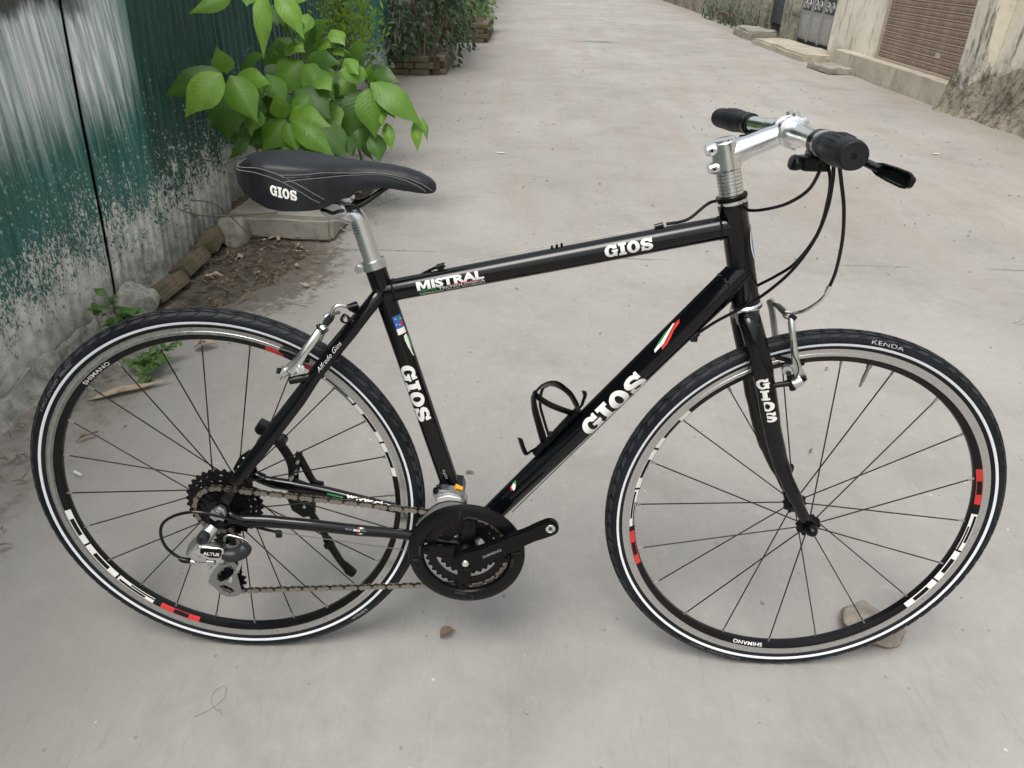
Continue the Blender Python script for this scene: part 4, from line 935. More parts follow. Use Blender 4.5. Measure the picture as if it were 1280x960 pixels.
brake('r', ([(0.1928, -0.028, 0.6688), (0.1852, -0.036, 0.6569), (0.1708, -0.044, 0.6382), (0.1606, -0.048, 0.6233), (0.1444, -0.05, 0.6047)], [.0045, .0050, .0055, .0058, .0060, .0062, .0062, .0060, .0058, .0058, .0058, .0060, .0065, .0070, .0080, .0085, .0075]),
      ([(0.1856, 0.03, 0.6659), (0.1908, 0.036, 0.6681), (0.1788, 0.04, 0.6455), (0.1663, 0.045, 0.622)], [.0050]*13),
      [((0.1412, -0.017, 0.6198), (.93, 0, -.35)), ((0.1441, 0.017, 0.6163), (.93, 0, -.35))],
      [([(0.15, -0.018, 0.6011), (0.158, -0.04, 0.6064), (0.1618, -0.052, 0.6102)], [.0055, .0078, .0070], 'pad_post', M_ALLOY),
       ([(0.1611, -0.05, 0.6093), (0.1647, -0.058, 0.6101)], [.0040, .0038], 'pad_nut', M_CHROME),
       ([(0.1774, -0.045, 0.5954), (0.1557, -0.05, 0.5914), (0.1434, -0.052, 0.5891)], [.0060, .0065, .0060], 'brake_boss', M_STEELBLK),
       ([(0.1408, -0.054, 0.6076), (0.1335, -0.056, 0.6028)], [.0085, .0080], 'pivot_cover', M_ALLOY),
       ([(0.1333, -0.058, 0.6077), (0.1279, -0.06, 0.6097)], [.0050, .0045], 'pivot_bolt', M_PLAST),
       ([(0.2103, -0.022, 0.6883), (0.2037, -0.018, 0.6802), (0.197, -0.024, 0.6715)], [.0050, .0062, .0032], 'cable_boot', M_DARKPL),
       ([(0.1966, -0.032, 0.6716), (0.201, -0.036, 0.668)], [.0075, .0070], 'arm_bolt', M_CHROME),
       ([(0.1908, -0.032, 0.6767), (0.1939, -0.036, 0.6717)], [.0040, .0040], 'arm_bolt', M_PLAST),
       ([(0.214, -0.018, 0.7014), (0.2091, -0.022, 0.6896), (0.2189, -0.01, 0.6911)], [.0030, .0026, .0030], 'noodle_holder', M_CHAIN),
       ([(0.2356, -0.02, 0.7015), (0.2461, -0.016, 0.7044), (0.2468, -0.01, 0.696)], [.0055, .0070, .0060], 'arm_clamp', M_SATIN),
       ([(0.2337, -0.026, 0.6891), (0.2311, -0.032, 0.6858), (0.232, -0.036, 0.6859)], [.0070, .0065, .0040], 'arm_clamp', M_STEELBLK),
       ([(0.2349, -0.037, 0.689), (0.2358, -0.041, 0.6891)], [.0045, .0030], 'arm_bolt', M_CHROME)], None)
cable([(0.1956, -0.034, 0.6684), (0.1831, -0.048, 0.6534), (0.1633, -0.056, 0.628), (0.1455, -0.06, 0.6116), (0.1312, -0.06, 0.5935)], .0007, 'brake_cable', M_WIRE)

# ---- kickstand on the far side
ks = MB().tube(smooth_path([(0.0432, 0.066, 0.4391), (0.0634, 0.072, 0.4153), (0.0797, 0.076, 0.3852), (0.0881, 0.078, 0.3554), (0.0868, 0.078, 0.3257)], 4), [.009]*5+[.0095]*6+[.010]*6, 10, ry=[.004]*17, up=(0, 1, 0)).build('kickstand', M_STEELBLK, bike)
MB().tube(smooth_path([(0.1036, 0.074, 0.3804), (0.1132, 0.074, 0.3552), (0.1263, 0.072, 0.3274), (0.145, 0.068, 0.3236)], 4), [.0075]*13, 10, ry=[.004]*13, up=(0, 1, 0)).build('brace', M_STEELBLK, ks)
plate('mounting_plate', [(0.0817, 0.066, 0.3294), (0.0899, 0.066, 0.3367), (0.1186, 0.066, 0.3238), (0.1286, 0.066, 0.2996), (0.1253, 0.066, 0.26), (0.1033, 0.066, 0.2537), (0.0834, 0.066, 0.2693), (0.0767, 0.066, 0.2941)], M_PLAST, ks, .060, .072, .001)
plate('mounting_plate', [(0.0998, 0.07, 0.391), (0.1115, 0.07, 0.3897), (0.1018, 0.07, 0.3485), (0.0895, 0.07, 0.3446)], M_STEELBLK, ks, .066, .074, .001)
for P_ in ((0.1032, 0.058, 0.3744), (0.0886, 0.056, 0.3393), (0.0988, 0.056, 0.3534), (0.1085, 0.056, 0.2805)): lathe_at('bolt', P_, [(.0, P_[1]-.001), (.0030, P_[1]), (.0035, P_[1]+.003), (.0035, P_[1]+.012)], M_ALLOY, ks, 12)
for (P_, nm) in (((0.0447, 0.058, 0.4417), 'clamp'), ((0.0752, 0.062, 0.4145), 'clamp')): lathe_at(nm, P_, [(.0, P_[1]-.006), (.0060, P_[1]-.005), (.0105, P_[1]-.002), (.0105, P_[1]+.016)], M_STEELBLK, ks, 16)
MB().box((0.0506, 0.06, 0.4489), (.022, .022, .014), Matrix.Rotation(.5, 3, 'Y'), .003).build('clamp', M_STEELBLK, ks)
MB().tube([(0.1138, 0.074, 0.2578), (0.13, 0.09, 0.2027), (0.1382, 0.097, 0.1673)], [.0070, .0068, .0066], 14).build('upper_leg', M_STEELBLK, ks)
MB().tube([(0.1352, 0.094, 0.1809), (0.1407, 0.098, 0.1608)], [.0090, .0090], 14).build('leg_collar', M_STEELBLK, ks)
MB().tube([(0.1303, 0.096, 0.1658), (0.1349, 0.09, 0.1646)], [.0048, .0048], 10).build('clamp_screw', M_STEELBLK, ks)
MB().tube([(0.1382, 0.097, 0.1673), (0.1537, 0.106, 0.1217), (0.1629, 0.11, 0.1009)], [.0080, .0072, .0070], 14).build('lower_leg', M_STEELBLK, ks)
m = MB().tube([(0.1604, 0.109, 0.1096), (0.1685, 0.112, 0.0935), (0.1752, 0.116, 0.0824)], [.0075, .0105, .0100], 14); m.build('foot', M_PLAST, ks)
# wheel lock bracket seen behind the right stay
plate('wheel_lock_tab', [(-0.0147, 0.058, 0.36), (0.0003, 0.058, 0.3858), (0.0196, 0.058, 0.3999), (0.0276, 0.058, 0.3935), (0.0062, 0.058, 0.3624), (-0.0093, 0.058, 0.3448)], M_STEELBLK, ks, .054, .060, .001)
for P_ in ((0.0082, 0.052, 0.3845), (-0.003, 0.052, 0.3656)): lathe_at('bolt', P_, [(.0, P_[1]), (.0018, P_[1]+.001), (.002, P_[1]+.006)], M_WHITE, ks, 8)

# ---- bottle cage
bc = MB().tube([(0.535, -0.004, 0.4466), (0.5636, -0.004, 0.4786), (0.5962, -0.004, 0.5221), (0.6062, -0.004, 0.5328)], [.0055]*4, 10, ry=[.010]*4, up=(0, 1, 0)).build('bottle_cage', M_PLAST, bike)
def strap(pts, w=.0088, th=.0021):
    pp = smooth_path(pts, 6); MB().tube(pp, [th]*len(pp), 10, ry=[w]*len(pp), up=(.25, -.6, .75)).build('cage_arm', M_PLAST, bc)
strap([(0.552, -0.006, 0.4639), (0.5418, -0.022, 0.5039), (0.5322, -0.033, 0.5414), (0.5286, -0.036, 0.5657), (0.5308, -0.034, 0.5747)])
strap([(0.5931, -0.006, 0.5259), (0.569, -0.022, 0.5417), (0.5484, -0.033, 0.5564), (0.5323, -0.036, 0.57), (0.5295, -0.033, 0.5756)])
strap([(0.5297, -0.036, 0.5699), (0.5372, -0.026, 0.5783), (0.5511, 0, 0.5743), (0.5656, 0.022, 0.565), (0.58, 0.03, 0.5545), (0.5924, 0.024, 0.5458), (0.6001, 0.01, 0.5377), (0.6039, 0.002, 0.5328)])
strap([(0.5589, 0.01, 0.4725), (0.55, 0.026, 0.4948), (0.5422, 0.034, 0.5213), (0.5447, 0.026, 0.5537), (0.5516, 0.01, 0.5684)], .004)
strap([(0.6012, 0, 0.5307), (0.6089, 0, 0.5354), (0.6122, 0, 0.5458), (0.6142, 0, 0.5562), (0.6124, 0, 0.5634)], .006, .0022)
strap([(0.5402, -0.002, 0.455), (0.5295, -0.002, 0.4484), (0.5214, -0.002, 0.4434), (0.5156, -0.002, 0.4542), (0.5095, -0.002, 0.4725)], .008, .0016)
for P_ in ((0.5602, -0.01, 0.4893), (0.6028, -0.01, 0.5371)): lathe_at('bolt', P_, [(.0, -.0195), (.0030, -.0190), (.0036, -.016), (.0036, -.010)], M_STEELBLK, bc, 12)
# ================================================================== the alley
def ground_mat():
    t = NT('worn_concrete_road'); v = t.obj(); x, y, z = t.xyz(v)[0:3]
    big = t.noise(v, .55, 5, .6); mid = t.noise(v, 2.6, 6, .62); fine = t.noise(v, 22, 8, .7); grit = t.noise(v, 240, 4, .7)
    streak = t.noise(t.scale(v, (3.0, .35, 1)), 1.4, 6, .6)
    c = t.mix(t.rng(big, .3, .7), (.290, .281, .265), (.366, .354, .333))
    # dusty reddish-beige tracks running along the alley
    tr = t.math('MULTIPLY', t.rng(streak, .42, .68), t.rng(y, .6, 3.2))
    c = t.mix(t.math('MULTIPLY', tr, .6), c, (.310, .272, .236))
    c = t.mix(t.math('MULTIPLY', t.rng(mid, .46, .74), .40), c, (.205, .192, .175))
    c = t.mix(t.math('MULTIPLY', t.rng(fine, .50, .75), .24), c, (.22, .21, .20))
    c = t.mix(t.math('MULTIPLY', t.rng(fine, .50, .28), .25), c, (.44, .43, .41))
    c = t.mix(t.math('MULTIPLY', t.rng(grit, .55, .8), .30), c, (.18, .17, .16))
    # scuffed scratches
    sw = t.noise(t.n('Mapping', {'Vector': v, 'Scale': (5, 1, 1), 'Rotation': (0, 0, .45)}).outputs[0], 5, 6, .7, 1.4); c = t.mix(t.math('MULTIPLY', t.rng(sw, .60, .74), .20), c, (.46, .445, .42))
    sw2 = t.noise(t.scale(v, (7, 1, 1)), 6, 6, .75, 1.5); c = t.mix(t.math('MULTIPLY', t.rng(sw2, .54, .70), .34), c, (.22, .205, .19))
    # little dark pits and pale specks
    vd = t.vor(v, 9); pit = t.math('MULTIPLY', t.rng(vd.outputs[0], .050, .020), t.rng(vd.outputs[1], .72, .80, 0, 1))
    c = t.mix(t.math('MULTIPLY', pit, .5), c, (.10, .09, .08))
    vd2 = t.vor(v, 34); c = t.mix(t.math('MULTIPLY', t.math('MULTIPLY', t.rng(vd2.outputs[0], .16, .08), t.rng(vd2.outputs[1], .74, .80)), .45), c, (.12, .11, .10))
    vd3 = t.vor(t.scale(v, (1, 1, 1), (3.1, 1.7, 0)), 17); c = t.mix(t.math('MULTIPLY', t.math('MULTIPLY', t.rng(vd3.outputs[0], .07, .04), t.rng(vd3.outputs[1], .6, .66)), .6), c, (.62, .60, .56))
    # soil and dirt gathered along the foot of the left wall
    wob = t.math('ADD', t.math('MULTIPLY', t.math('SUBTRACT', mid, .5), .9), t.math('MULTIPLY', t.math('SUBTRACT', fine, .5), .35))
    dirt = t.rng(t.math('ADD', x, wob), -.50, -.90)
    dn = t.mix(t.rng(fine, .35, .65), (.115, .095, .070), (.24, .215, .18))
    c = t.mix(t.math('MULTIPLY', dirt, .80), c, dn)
    wall_shade = t.rng(t.math('ADD', x, t.math('MULTIPLY', t.math('SUBTRACT', big, .5), 1.6)), .35, -.75)
    c = t.mix(t.math('MULTIPLY', wall_shade, .34), c, (.215, .200, .178))  # soft shade of the left wall put into the ground colour
    farl = t.math('MULTIPLY', t.rng(t.math('ADD', x, t.math('MULTIPLY', wob, 1.3)), 1.1, -.5), t.rng(y, 3.5, 8))
    c = t.mix(t.math('MULTIPLY', farl, .45), c, (.21, .185, .16))
    moss = t.math('MULTIPLY', t.rng(t.math('ADD', x, t.math('MULTIPLY', wob, .5)), -.64, -.92), t.rng(t.noise(v, 12, 6, .7), .5, .62))
    c = t.mix(t.math('MULTIPLY', moss, .8), c, (.03, .04, .018))
    rd_ = t.rng(t.math('ADD', x, wob), 3.9, 4.5); c = t.mix(t.math('MULTIPLY', rd_, .45), c, (.26, .23, .19))
    st_ = t.n('VectorMath', {0: t.scale(v, (1/.42, 1/.16, 1), (-1.62/.42, -11.6/.16, 0))}, operation='LENGTH').outputs[1]
    c = t.mix(t.math('MULTIPLY', t.rng(t.math('ADD', st_, t.math('MULTIPLY', t.math('SUBTRACT', t.noise(v, 5, 4), .5), 1.6)), 1.0, .6), .5), c, (.09, .085, .075))
    sd_ = t.n('VectorMath', {0: t.scale(v, (1/.42, 1/.62, 1), (.66/.42, -1.93/.62, 0))}, operation='LENGTH').outputs[1]
    c = t.mix(t.math('MULTIPLY', t.rng(t.math('ADD', sd_, t.math('MULTIPLY', t.math('SUBTRACT', fine, .5), 1.5)), 1.05, .70), .75), c, (.085, .070, .050))
    # hairline cracks, only here and there
    vc = t.vor(t.n('VectorMath', {0: v, 1: t.n('TexNoise', {'Vector': v, 'Scale': 3.0, 'Detail': 6.}).outputs[1]}, operation='ADD').outputs[0], .75, 'DISTANCE_TO_EDGE').outputs[0]
    crk = t.math('MULTIPLY', t.rng(vc, .0030, .0008), t.rng(t.noise(v, .9, 2), .60, .68))
    c = t.mix(t.math('MULTIPLY', crk, .6), c, (.06, .055, .05))
    # cast joint across the road
    jl = t.math('ABSOLUTE', t.math('SUBTRACT', y, t.math('ADD', 2.17, t.math('MULTIPLY', t.math('SUBTRACT', fine, .5), .05))))
    jm = t.math('MULTIPLY', t.rng(jl, .010, .003), t.rng(t.noise(v, 1.7, 4), .47, .56))
    c = t.mix(t.math('MULTIPLY', jm, .6), c, (.09, .085, .08))
    h = t.math('ADD', t.math('MULTIPLY', fine, .6), t.math('MULTIPLY', grit, .25)); h = t.math('SUBTRACT', h, t.math('MULTIPLY', t.math('ADD', pit, crk), .5))
    return t.out(c, t.rng(mid, .3, .7, .78, .95), 0, t.bump(h, .45, .006), Specular_IOR_Level=.25)
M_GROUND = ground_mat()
def frange(a, b, n): return [a+(b-a)*i/n for i in range(n+1)]
gx = [-60, -20, -6]+frange(-3, 6, 180)+[9, 20, 60]; gy = [-60, -20, -6]+frange(-2.5, 10, 220)+frange(10.5, 30, 40)+[45, 90, 200]
vs = []
for yy in gy:
    for xx in gx:
        f = 1 if (-3 <= xx <= 6 and -2.5 <= yy <= 30) else 0
        h = 0 if not f else (noise.noise(Vector((xx*1.1, yy*.7, 0)))*.006+noise.noise(Vector((xx*6, yy*5, 3)))*.0012)
        near = min(1, max(0, (abs(yy)-.25)/.8)); vs.append((xx, yy, h*near-(.0015 if near > 0 else 0)*near))
nx_ = len(gx); fs = [(j*nx_+i, j*nx_+i+1, (j+1)*nx_+i+1, (j+1)*nx_+i) for j in range(len(gy)-1) for i in range(nx_-1)]
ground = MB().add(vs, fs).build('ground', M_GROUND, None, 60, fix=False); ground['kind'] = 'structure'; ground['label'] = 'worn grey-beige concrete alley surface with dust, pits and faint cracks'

# ---- painted corrugated sheet on the left
def sheet_mat(name, col, col2, peel=1., pale_band=1., fleck=1., dark=0.):
    t = NT(name); v = t.obj(); x, y, z = t.xyz(v)[0:3]
    st = t.noise(t.scale(v, (1, 22, .9)), 1.6, 5, .6); st2 = t.noise(t.scale(v, (1, 60, 1.6)), 1.2, 4, .6); blot = t.noise(v, 1.7, 5, .6)
    c = t.mix(t.rng(st, .35, .65), col, col2)
    if pale_band:
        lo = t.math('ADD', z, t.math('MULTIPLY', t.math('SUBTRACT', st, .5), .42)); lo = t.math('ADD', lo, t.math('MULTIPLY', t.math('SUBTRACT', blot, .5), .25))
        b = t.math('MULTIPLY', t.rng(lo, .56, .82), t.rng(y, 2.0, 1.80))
        c = t.mix(t.math('MULTIPLY', b, .90*pale_band), c, t.mix(t.rng(st2, .35, .65), (.36, .44, .45), (.88, .90, .90)))  # pale vertical streaks over the upper part of the near sheets
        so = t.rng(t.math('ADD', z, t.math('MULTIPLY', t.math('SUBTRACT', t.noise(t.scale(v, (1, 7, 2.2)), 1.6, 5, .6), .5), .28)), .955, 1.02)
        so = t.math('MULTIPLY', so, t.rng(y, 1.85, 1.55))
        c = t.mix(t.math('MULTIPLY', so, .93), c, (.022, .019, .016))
    # paint specks, spreading into bare patches towards the bottom
    zz = t.math('MULTIPLY', z, 1.0)
    f1 = t.noise(t.scale(v, (1, 1.3, .85)), 88, 8, .72, .2); f2 = t.noise(v, 9, 6, .65); f3 = t.noise(t.scale(v, (1, 1, .28)), 75, 6, .6)
    lvl = t.math('ADD', t.math('MULTIPLY', f1, .60), t.math('ADD', t.math('MULTIPLY', f2, .24), t.math('MULTIPLY', f3, .16)))
    th = t.rng(zz, .10, .74, .420, .668+.02*(1-fleck), False)
    pm = t.math('MULTIPLY', t.rng(t.math('SUBTRACT', lvl, th), -.004, .010), peel)
    plaster = t.mix(t.rng(f2, .3, .7), (.47, .465, .43), (.66, .655, .61)); plaster = t.mix(t.math('MULTIPLY', t.rng(t.noise(v, 34, 6, .7), .52, .68), .55), plaster, (.20, .20, .17))
    c = t.mix(pm, c, plaster)
    sp = t.vor(v, 62); spk = t.math('MULTIPLY', t.rng(sp.outputs[0], .36, .18), t.rng(sp.outputs[1], .55, .62)); spk = t.math('MULTIPLY', spk, t.math('MULTIPLY', t.rng(z, .95, .40), t.rng(t.noise(v, 6, 4, .6), .40, .52)))
    c = t.mix(t.math('MULTIPLY', spk, .8*fleck), c, (.45, .50, .47))
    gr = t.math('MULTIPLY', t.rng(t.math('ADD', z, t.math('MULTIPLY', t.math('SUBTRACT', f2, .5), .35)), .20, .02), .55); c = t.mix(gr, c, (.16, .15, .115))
    c = t.mix(t.math('MULTIPLY', t.rng(t.noise(v, 3.3, 6, .7), .5, .7), .35+dark), c, (.012, .022, .018))
    h = t.math('ADD', t.math('MULTIPLY', pm, -.6), t.math('MULTIPLY', f1, .4))
    r = t.math('ADD', t.rng(blot, .3, .7, .30, .45), t.math('MULTIPLY', pm, .4))
    return t.out(c, r, 0, t.bump(h, .5, .003), Specular_IOR_Level=.4)
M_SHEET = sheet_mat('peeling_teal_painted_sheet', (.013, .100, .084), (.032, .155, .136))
M_SHEET2 = sheet_mat('dark_green_shaded_sheet', (.008, .046, .038), (.015, .075, .062), peel=.85, pale_band=0, fleck=1.)  # dark green sheets, the shade over this stretch mixed into their colour
M_SHEET3 = sheet_mat('blue_green_painted_sheet', (.012, .095, .085), (.03, .15, .135), peel=.6, pale_band=0, fleck=.5)
fence = empty('corrugated_fence', 'tall corrugated metal fence with peeling green paint along the left side of the alley', 'fence', (-.95, -3, 0))
def sheet(y0, y1, x, mat, pitch=.066, amp=.0034, h=2.35, sh0=.15, sh1=.15, zb=0.0, lean=0.):
    m = MB(); ny = int((y1-y0)/pitch*8); nz = 14; vs = []
    for i in range(ny+1):
        for j in range(nz+1):
            z = zb+(h-zb)*j/nz; f = i/ny; y = y0+sh0*z+(y1+sh1*z-y0-sh0*z)*f
            u = ((y-sh0*z)/pitch) % 1.0
            a = amp*(1 if u < .34 else (1-(u-.34)/.16 if u < .5 else (0 if u < .84 else (u-.84)/.16)))
            dent = .006*noise.noise(Vector((y*2.1, z*2.3, 5)))+.003*noise.noise(Vector((y*9, z*5, 2)))
            vs.append((x+a+dent-lean*z, y, z))
    m.add(vs, [(i*(nz+1)+j, (i+1)*(nz+1)+j, (i+1)*(nz+1)+j+1, i*(nz+1)+j+1) for i in range(ny) for j in range(nz)])
    # back skin for real thickness
    k = len(m.v); m.v += [(a-.0012, b, c) for a, b, c in vs]; m.f += [tuple(q+k for q in f)[::-1] for f in m.f[:ny*nz]]
    o = m.build('panel', mat, None, 30, fix=False); o.parent = fence; o.matrix_parent_inverse = Matrix.Translation((.95, 3, 0)); return o
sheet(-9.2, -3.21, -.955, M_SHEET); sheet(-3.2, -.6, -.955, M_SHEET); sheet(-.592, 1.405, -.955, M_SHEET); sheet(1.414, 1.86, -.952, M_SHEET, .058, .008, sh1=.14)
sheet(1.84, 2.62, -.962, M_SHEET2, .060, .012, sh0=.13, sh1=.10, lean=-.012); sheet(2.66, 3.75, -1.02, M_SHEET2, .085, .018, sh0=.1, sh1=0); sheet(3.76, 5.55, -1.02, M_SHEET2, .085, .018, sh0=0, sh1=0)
sheet(5.56, 7.75, -.985, M_SHEET3, .19, .020, sh0=0, sh1=0)
m = MB().box((-1.02, 1.41, 1.15), (.03, .05, 2.3)); m.box((-1.06, 4.2, 1.15), (.04, .06, 2.3)); m.box((-1.04, 7.74, 1.15), (.04, .05, 2.35)); m.box((-1.05, -.6, 1.15), (.04, .05, 2.3))
rn = M_RUST = simple('rusty_steel', (.09, .05, .03), .8, .2, .5, 30, .3)
for cy in (1.41, 4.2, 7.70, -.6):
    o = MB().box((-1.045, cy, 1.15), (.045, .05, 2.3)).build('post', M_RUST, fence); o.matrix_parent_inverse = Matrix.Translation((.95, 3, 0))
o = MB().box((-1.085, 2.3, 1.18), (.02, 11, 2.36)).build('backing_board', M_RUST, fence); o.matrix_parent_inverse = Matrix.Translation((.95, 3, 0))

def plaster_mat(name, base, base2, mould=.5, zsplash=.5, grime=(.05, .048, .036), streaks=.5):
    t = NT(name); v = t.obj(); z = t.xyz(v)[2]
    n1 = t.noise(v, 2.2, 6, .65); n2 = t.noise(v, 14, 7, .7); n3 = t.noise(t.scale(v, (1, 1, .22)), 9, 6, .65); n4 = t.noise(v, 60, 6, .7)
    c = t.mix(t.rng(n1, .3, .7), base, base2)
    c = t.mix(t.math('MULTIPLY', t.rng(n2, .52, .7), .35), c, tuple(q*.6 for q in base))
    c = t.mix(t.math('MULTIPLY', t.rng(n3, .54, .66), streaks), c, tuple(q*1.6 for q in grime))
    sp = t.rng(t.math('ADD', z, t.math('MULTIPLY', t.math('SUBTRACT', n1, .5), .9)), zsplash, zsplash-.28)
    mm = t.math('MULTIPLY', sp, t.rng(t.math('ADD', t.math('MULTIPLY', n1, .35), t.math('ADD', t.math('MULTIPLY', n2, .4), t.math('MULTIPLY', n4, .25))), .42, .60)); c = t.mix(t.math('MULTIPLY', mm, mould), c, grime)
    return t.out(c, .92, 0, t.bump(t.math('ADD', n2, t.math('MULTIPLY', n4, .5)), .6, .01), Specular_IOR_Level=.2)
M_FOOT = plaster_mat('flaking_mouldy_render', (.30, .295, .26), (.44, .43, .39), .8, .30, (.07, .075, .055), .35)
M_CREAM = plaster_mat('stained_cream_render', (.62, .57, .47), (.74, .70, .60), .85, .33, (.06, .055, .045), .5)
M_CREAM2 = plaster_mat('mouldy_cream_pilaster', (.62, .57, .47), (.72, .68, .58), .95, .62, (.05, .046, .036), .8)
M_PLINTH = plaster_mat('dusty_plinth_render', (.40, .36, .29), (.50, .46, .38), .75, .12, (.07, .065, .05), .3)
M_MOSSWALL = plaster_mat('mossy_old_render', (.30, .28, .22), (.42, .40, .33), .95, .70, (.045, .05, .03), .9)
M_STONE = plaster_mat('rough_grey_cement', (.24, .225, .19), (.36, .34, .30), .5, .10, (.08, .075, .055), .3)
def lumpy(name, c, size, mat, seed, amp=.012, sub=5, rot=0., parent=None, freq=9., squash=0.):
    bm = bmesh.new(); bmesh.ops.create_cube(bm, size=1)
    for w in bm.verts: w.co = Vector((w.co.x*size[0], w.co.y*size[1], w.co.z*size[2]))
    bmesh.ops.bevel(bm, geom=bm.edges[:], offset=min(size)*.16, segments=2, affect='EDGES')
    L = max(size)/sub
    for _ in range(3):
        es = [e for e in bm.edges if e.calc_length() > L]
        if es: bmesh.ops.subdivide_edges(bm, edges=es, cuts=1, use_grid_fill=True)
    bmesh.ops.triangulate(bm, faces=[f for f in bm.faces if len(f.verts) > 4])
    for w in bm.verts:
        n_ = noise.noise_vector(w.co*freq+Vector((seed*3.1, seed, 0))); w.co += Vector(n_)*amp+Vector(noise.noise_vector(w.co*freq*3.3+Vector((0, seed, 9))))*amp*.4
        if squash: w.co.x *= 1-squash*(w.co.z/size[2]+.5); w.co.y *= 1-squash*(w.co.z/size[2]+.5)
    m = MB().bm(bm); 
    cc, ss = cos(rot), sin(rot); m.v = [(x*cc-y*ss, x*ss+y*cc, z) for x, y, z in m.v]
    o = m.build(name, mat, parent, 50); o.location = c; return o
def rock(name, c, size, mat, seed, cuts=9, amp=.05):
    bm = bmesh.new(); bmesh.ops.create_icosphere(bm, subdivisions=4, radius=1); rr = random.Random(seed)
    pl = []
    for _ in range(cuts):
        n_ = Vector((rr.gauss(0, 1), rr.gauss(0, 1), rr.gauss(0, 1))).normalized(); pl.append((n_, rr.uniform(.58, .85)))
    for w in bm.verts:
        p = w.co.copy()
        for n_, d_ in pl:
            e = p.dot(n_)-d_
            if e > 0: p -= n_*e*.93
        p += Vector(noise.noise_vector(p*2.2+Vector((seed, 0, 0))))*amp*1.5+Vector(noise.noise_vector(p*7+Vector((seed, 0, 0))))*amp*.6
        w.co = Vector((p.x*size[0], p.y*size[1], p.z*size[2]))*.62
    o = MB().bm(bm).build(name, mat, None, 60); o.location = c; return o
# cement footing under the sheets
m = MB(); nn = 260; prof_ = [(.004, .125), (.010, .120), (.018, .095), (.028, .060), (.045, .025), (.075, .004), (.10, -.02)]
vs = []
for i in range(nn+1):
    y = -2.8+4.6*i/nn; k = .65+.45*noise.noise(Vector((y*2.1, 0, 1)))+.25*noise.noise(Vector((y*7, 1, 1)))
    for j, (dx, dz) in enumerate(prof_):
        q = noise.noise(Vector((y*16, j*1.7, 4)))*.012+noise.noise(Vector((y*40, j*2.7, 4)))*.006
        vs.append((-.952+(dx*k+q*(j > 0)), y, max(-.02, dz*k+q)))
n7 = len(prof_); m.add(vs, [(i*n7+j, (i+1)*n7+j, (i+1)*n7+j+1, i*n7+j+1) for i in range(nn) for j in range(n7-1)])
tag(m.build('wall_footing', M_FOOT, None, 60), 'low crumbling cement footing at the bottom of the green fence', 'footing')

# ---- bricks and slabs by the plants
def brick_mat():
    t = NT('mossy_clay_brick'); v = t.obj(); n1 = t.noise(v, 18, 6, .65); n2 = t.noise(v, 90, 5, .6)
    c = t.mix(t.rng(n1, .35, .65), (.105, .085, .055), (.19, .15, .095)); c = t.mix(t.math('MULTIPLY', t.rng(t.noise(v, 9, 5, .6), .45, .62), .7), c, (.060, .068, .03))
    return t.out(c, .93, 0, t.bump(t.math('ADD', n1, n2), .6, .004))
M_BRICK = brick_mat()
def brick(c, rot, seed):
    m = MB().box((0, 0, 0), (.085, .19, .055), None, .004)
    m.box((.043, 0, .020), (.004, .186, .006)); m.box((.043, 0, .004), (.004, .186, .006)); m.box((.043, 0, -.012), (.004, .186, .006))
    m.v = [tuple(Vector(p)+Vector(noise.noise_vector(Vector(p)*25+Vector((seed, 0, 0))))*.0025) for p in m.v]
    o = m.build('brick', M_BRICK, None, 50); o.location = c; o.rotation_euler = rot; return o
b1 = (-0.847, 1.623, 0); b2 = (-0.851, 1.898, 0); b3 = (-0.896, 2.241, 0)
for c_, rt, lb in (((-.855, 1.60, .035), (.05, -.42, -.18), 'mossy brick leaning on the green fence, nearest of the three'),
                   ((-.850, 1.83, .045), (.08, -.50, -.10), 'mossy brick leaning on the fence, middle one of the three'),
                   ((-.858, 2.09, .055), (.12, -.40, .06), 'mossy brick leaning on the fence, farthest, beside the concrete slab')):
    tag(brick(c_, rt, len(lb)), lb, 'brick', 'bricks leaning along the fence')
tag(rock('rubble_lump', (-.80, 2.20, .05), (.12, .15, .14), M_STONE, 3), 'mossy lump of rubble between the bricks and the concrete slab', 'rubble')
tag(rock('rubble_lump', (-.875, 1.43, .045), (.12, .17, .15), M_FOOT, 8), 'crumbled cement lump where two fence sheets meet', 'rubble')
tag(lumpy('concrete_slab', (-.60, 2.44, .055), (.50, .36, .12), M_STONE, 5, .008, 14, -.05), 'thick grey concrete slab on the ground below the large-leaved plant', 'slab')
tag(rock('rock', (1.232, .075, .018), (.118, .092, .052), simple('brown_stone', (.22, .195, .165), .9, 0, .7, 45, .9), 12, 11, .10), 'small brown stone wedged beside the front tyre', 'rock')
tag(lumpy('paving_stone', (4.32, 8.9, .03), (.34, .62, .07), M_STONE, 21, .02, 8, .1), 'flat cracked stone lying by the foot of the plastered pillar', 'stone')

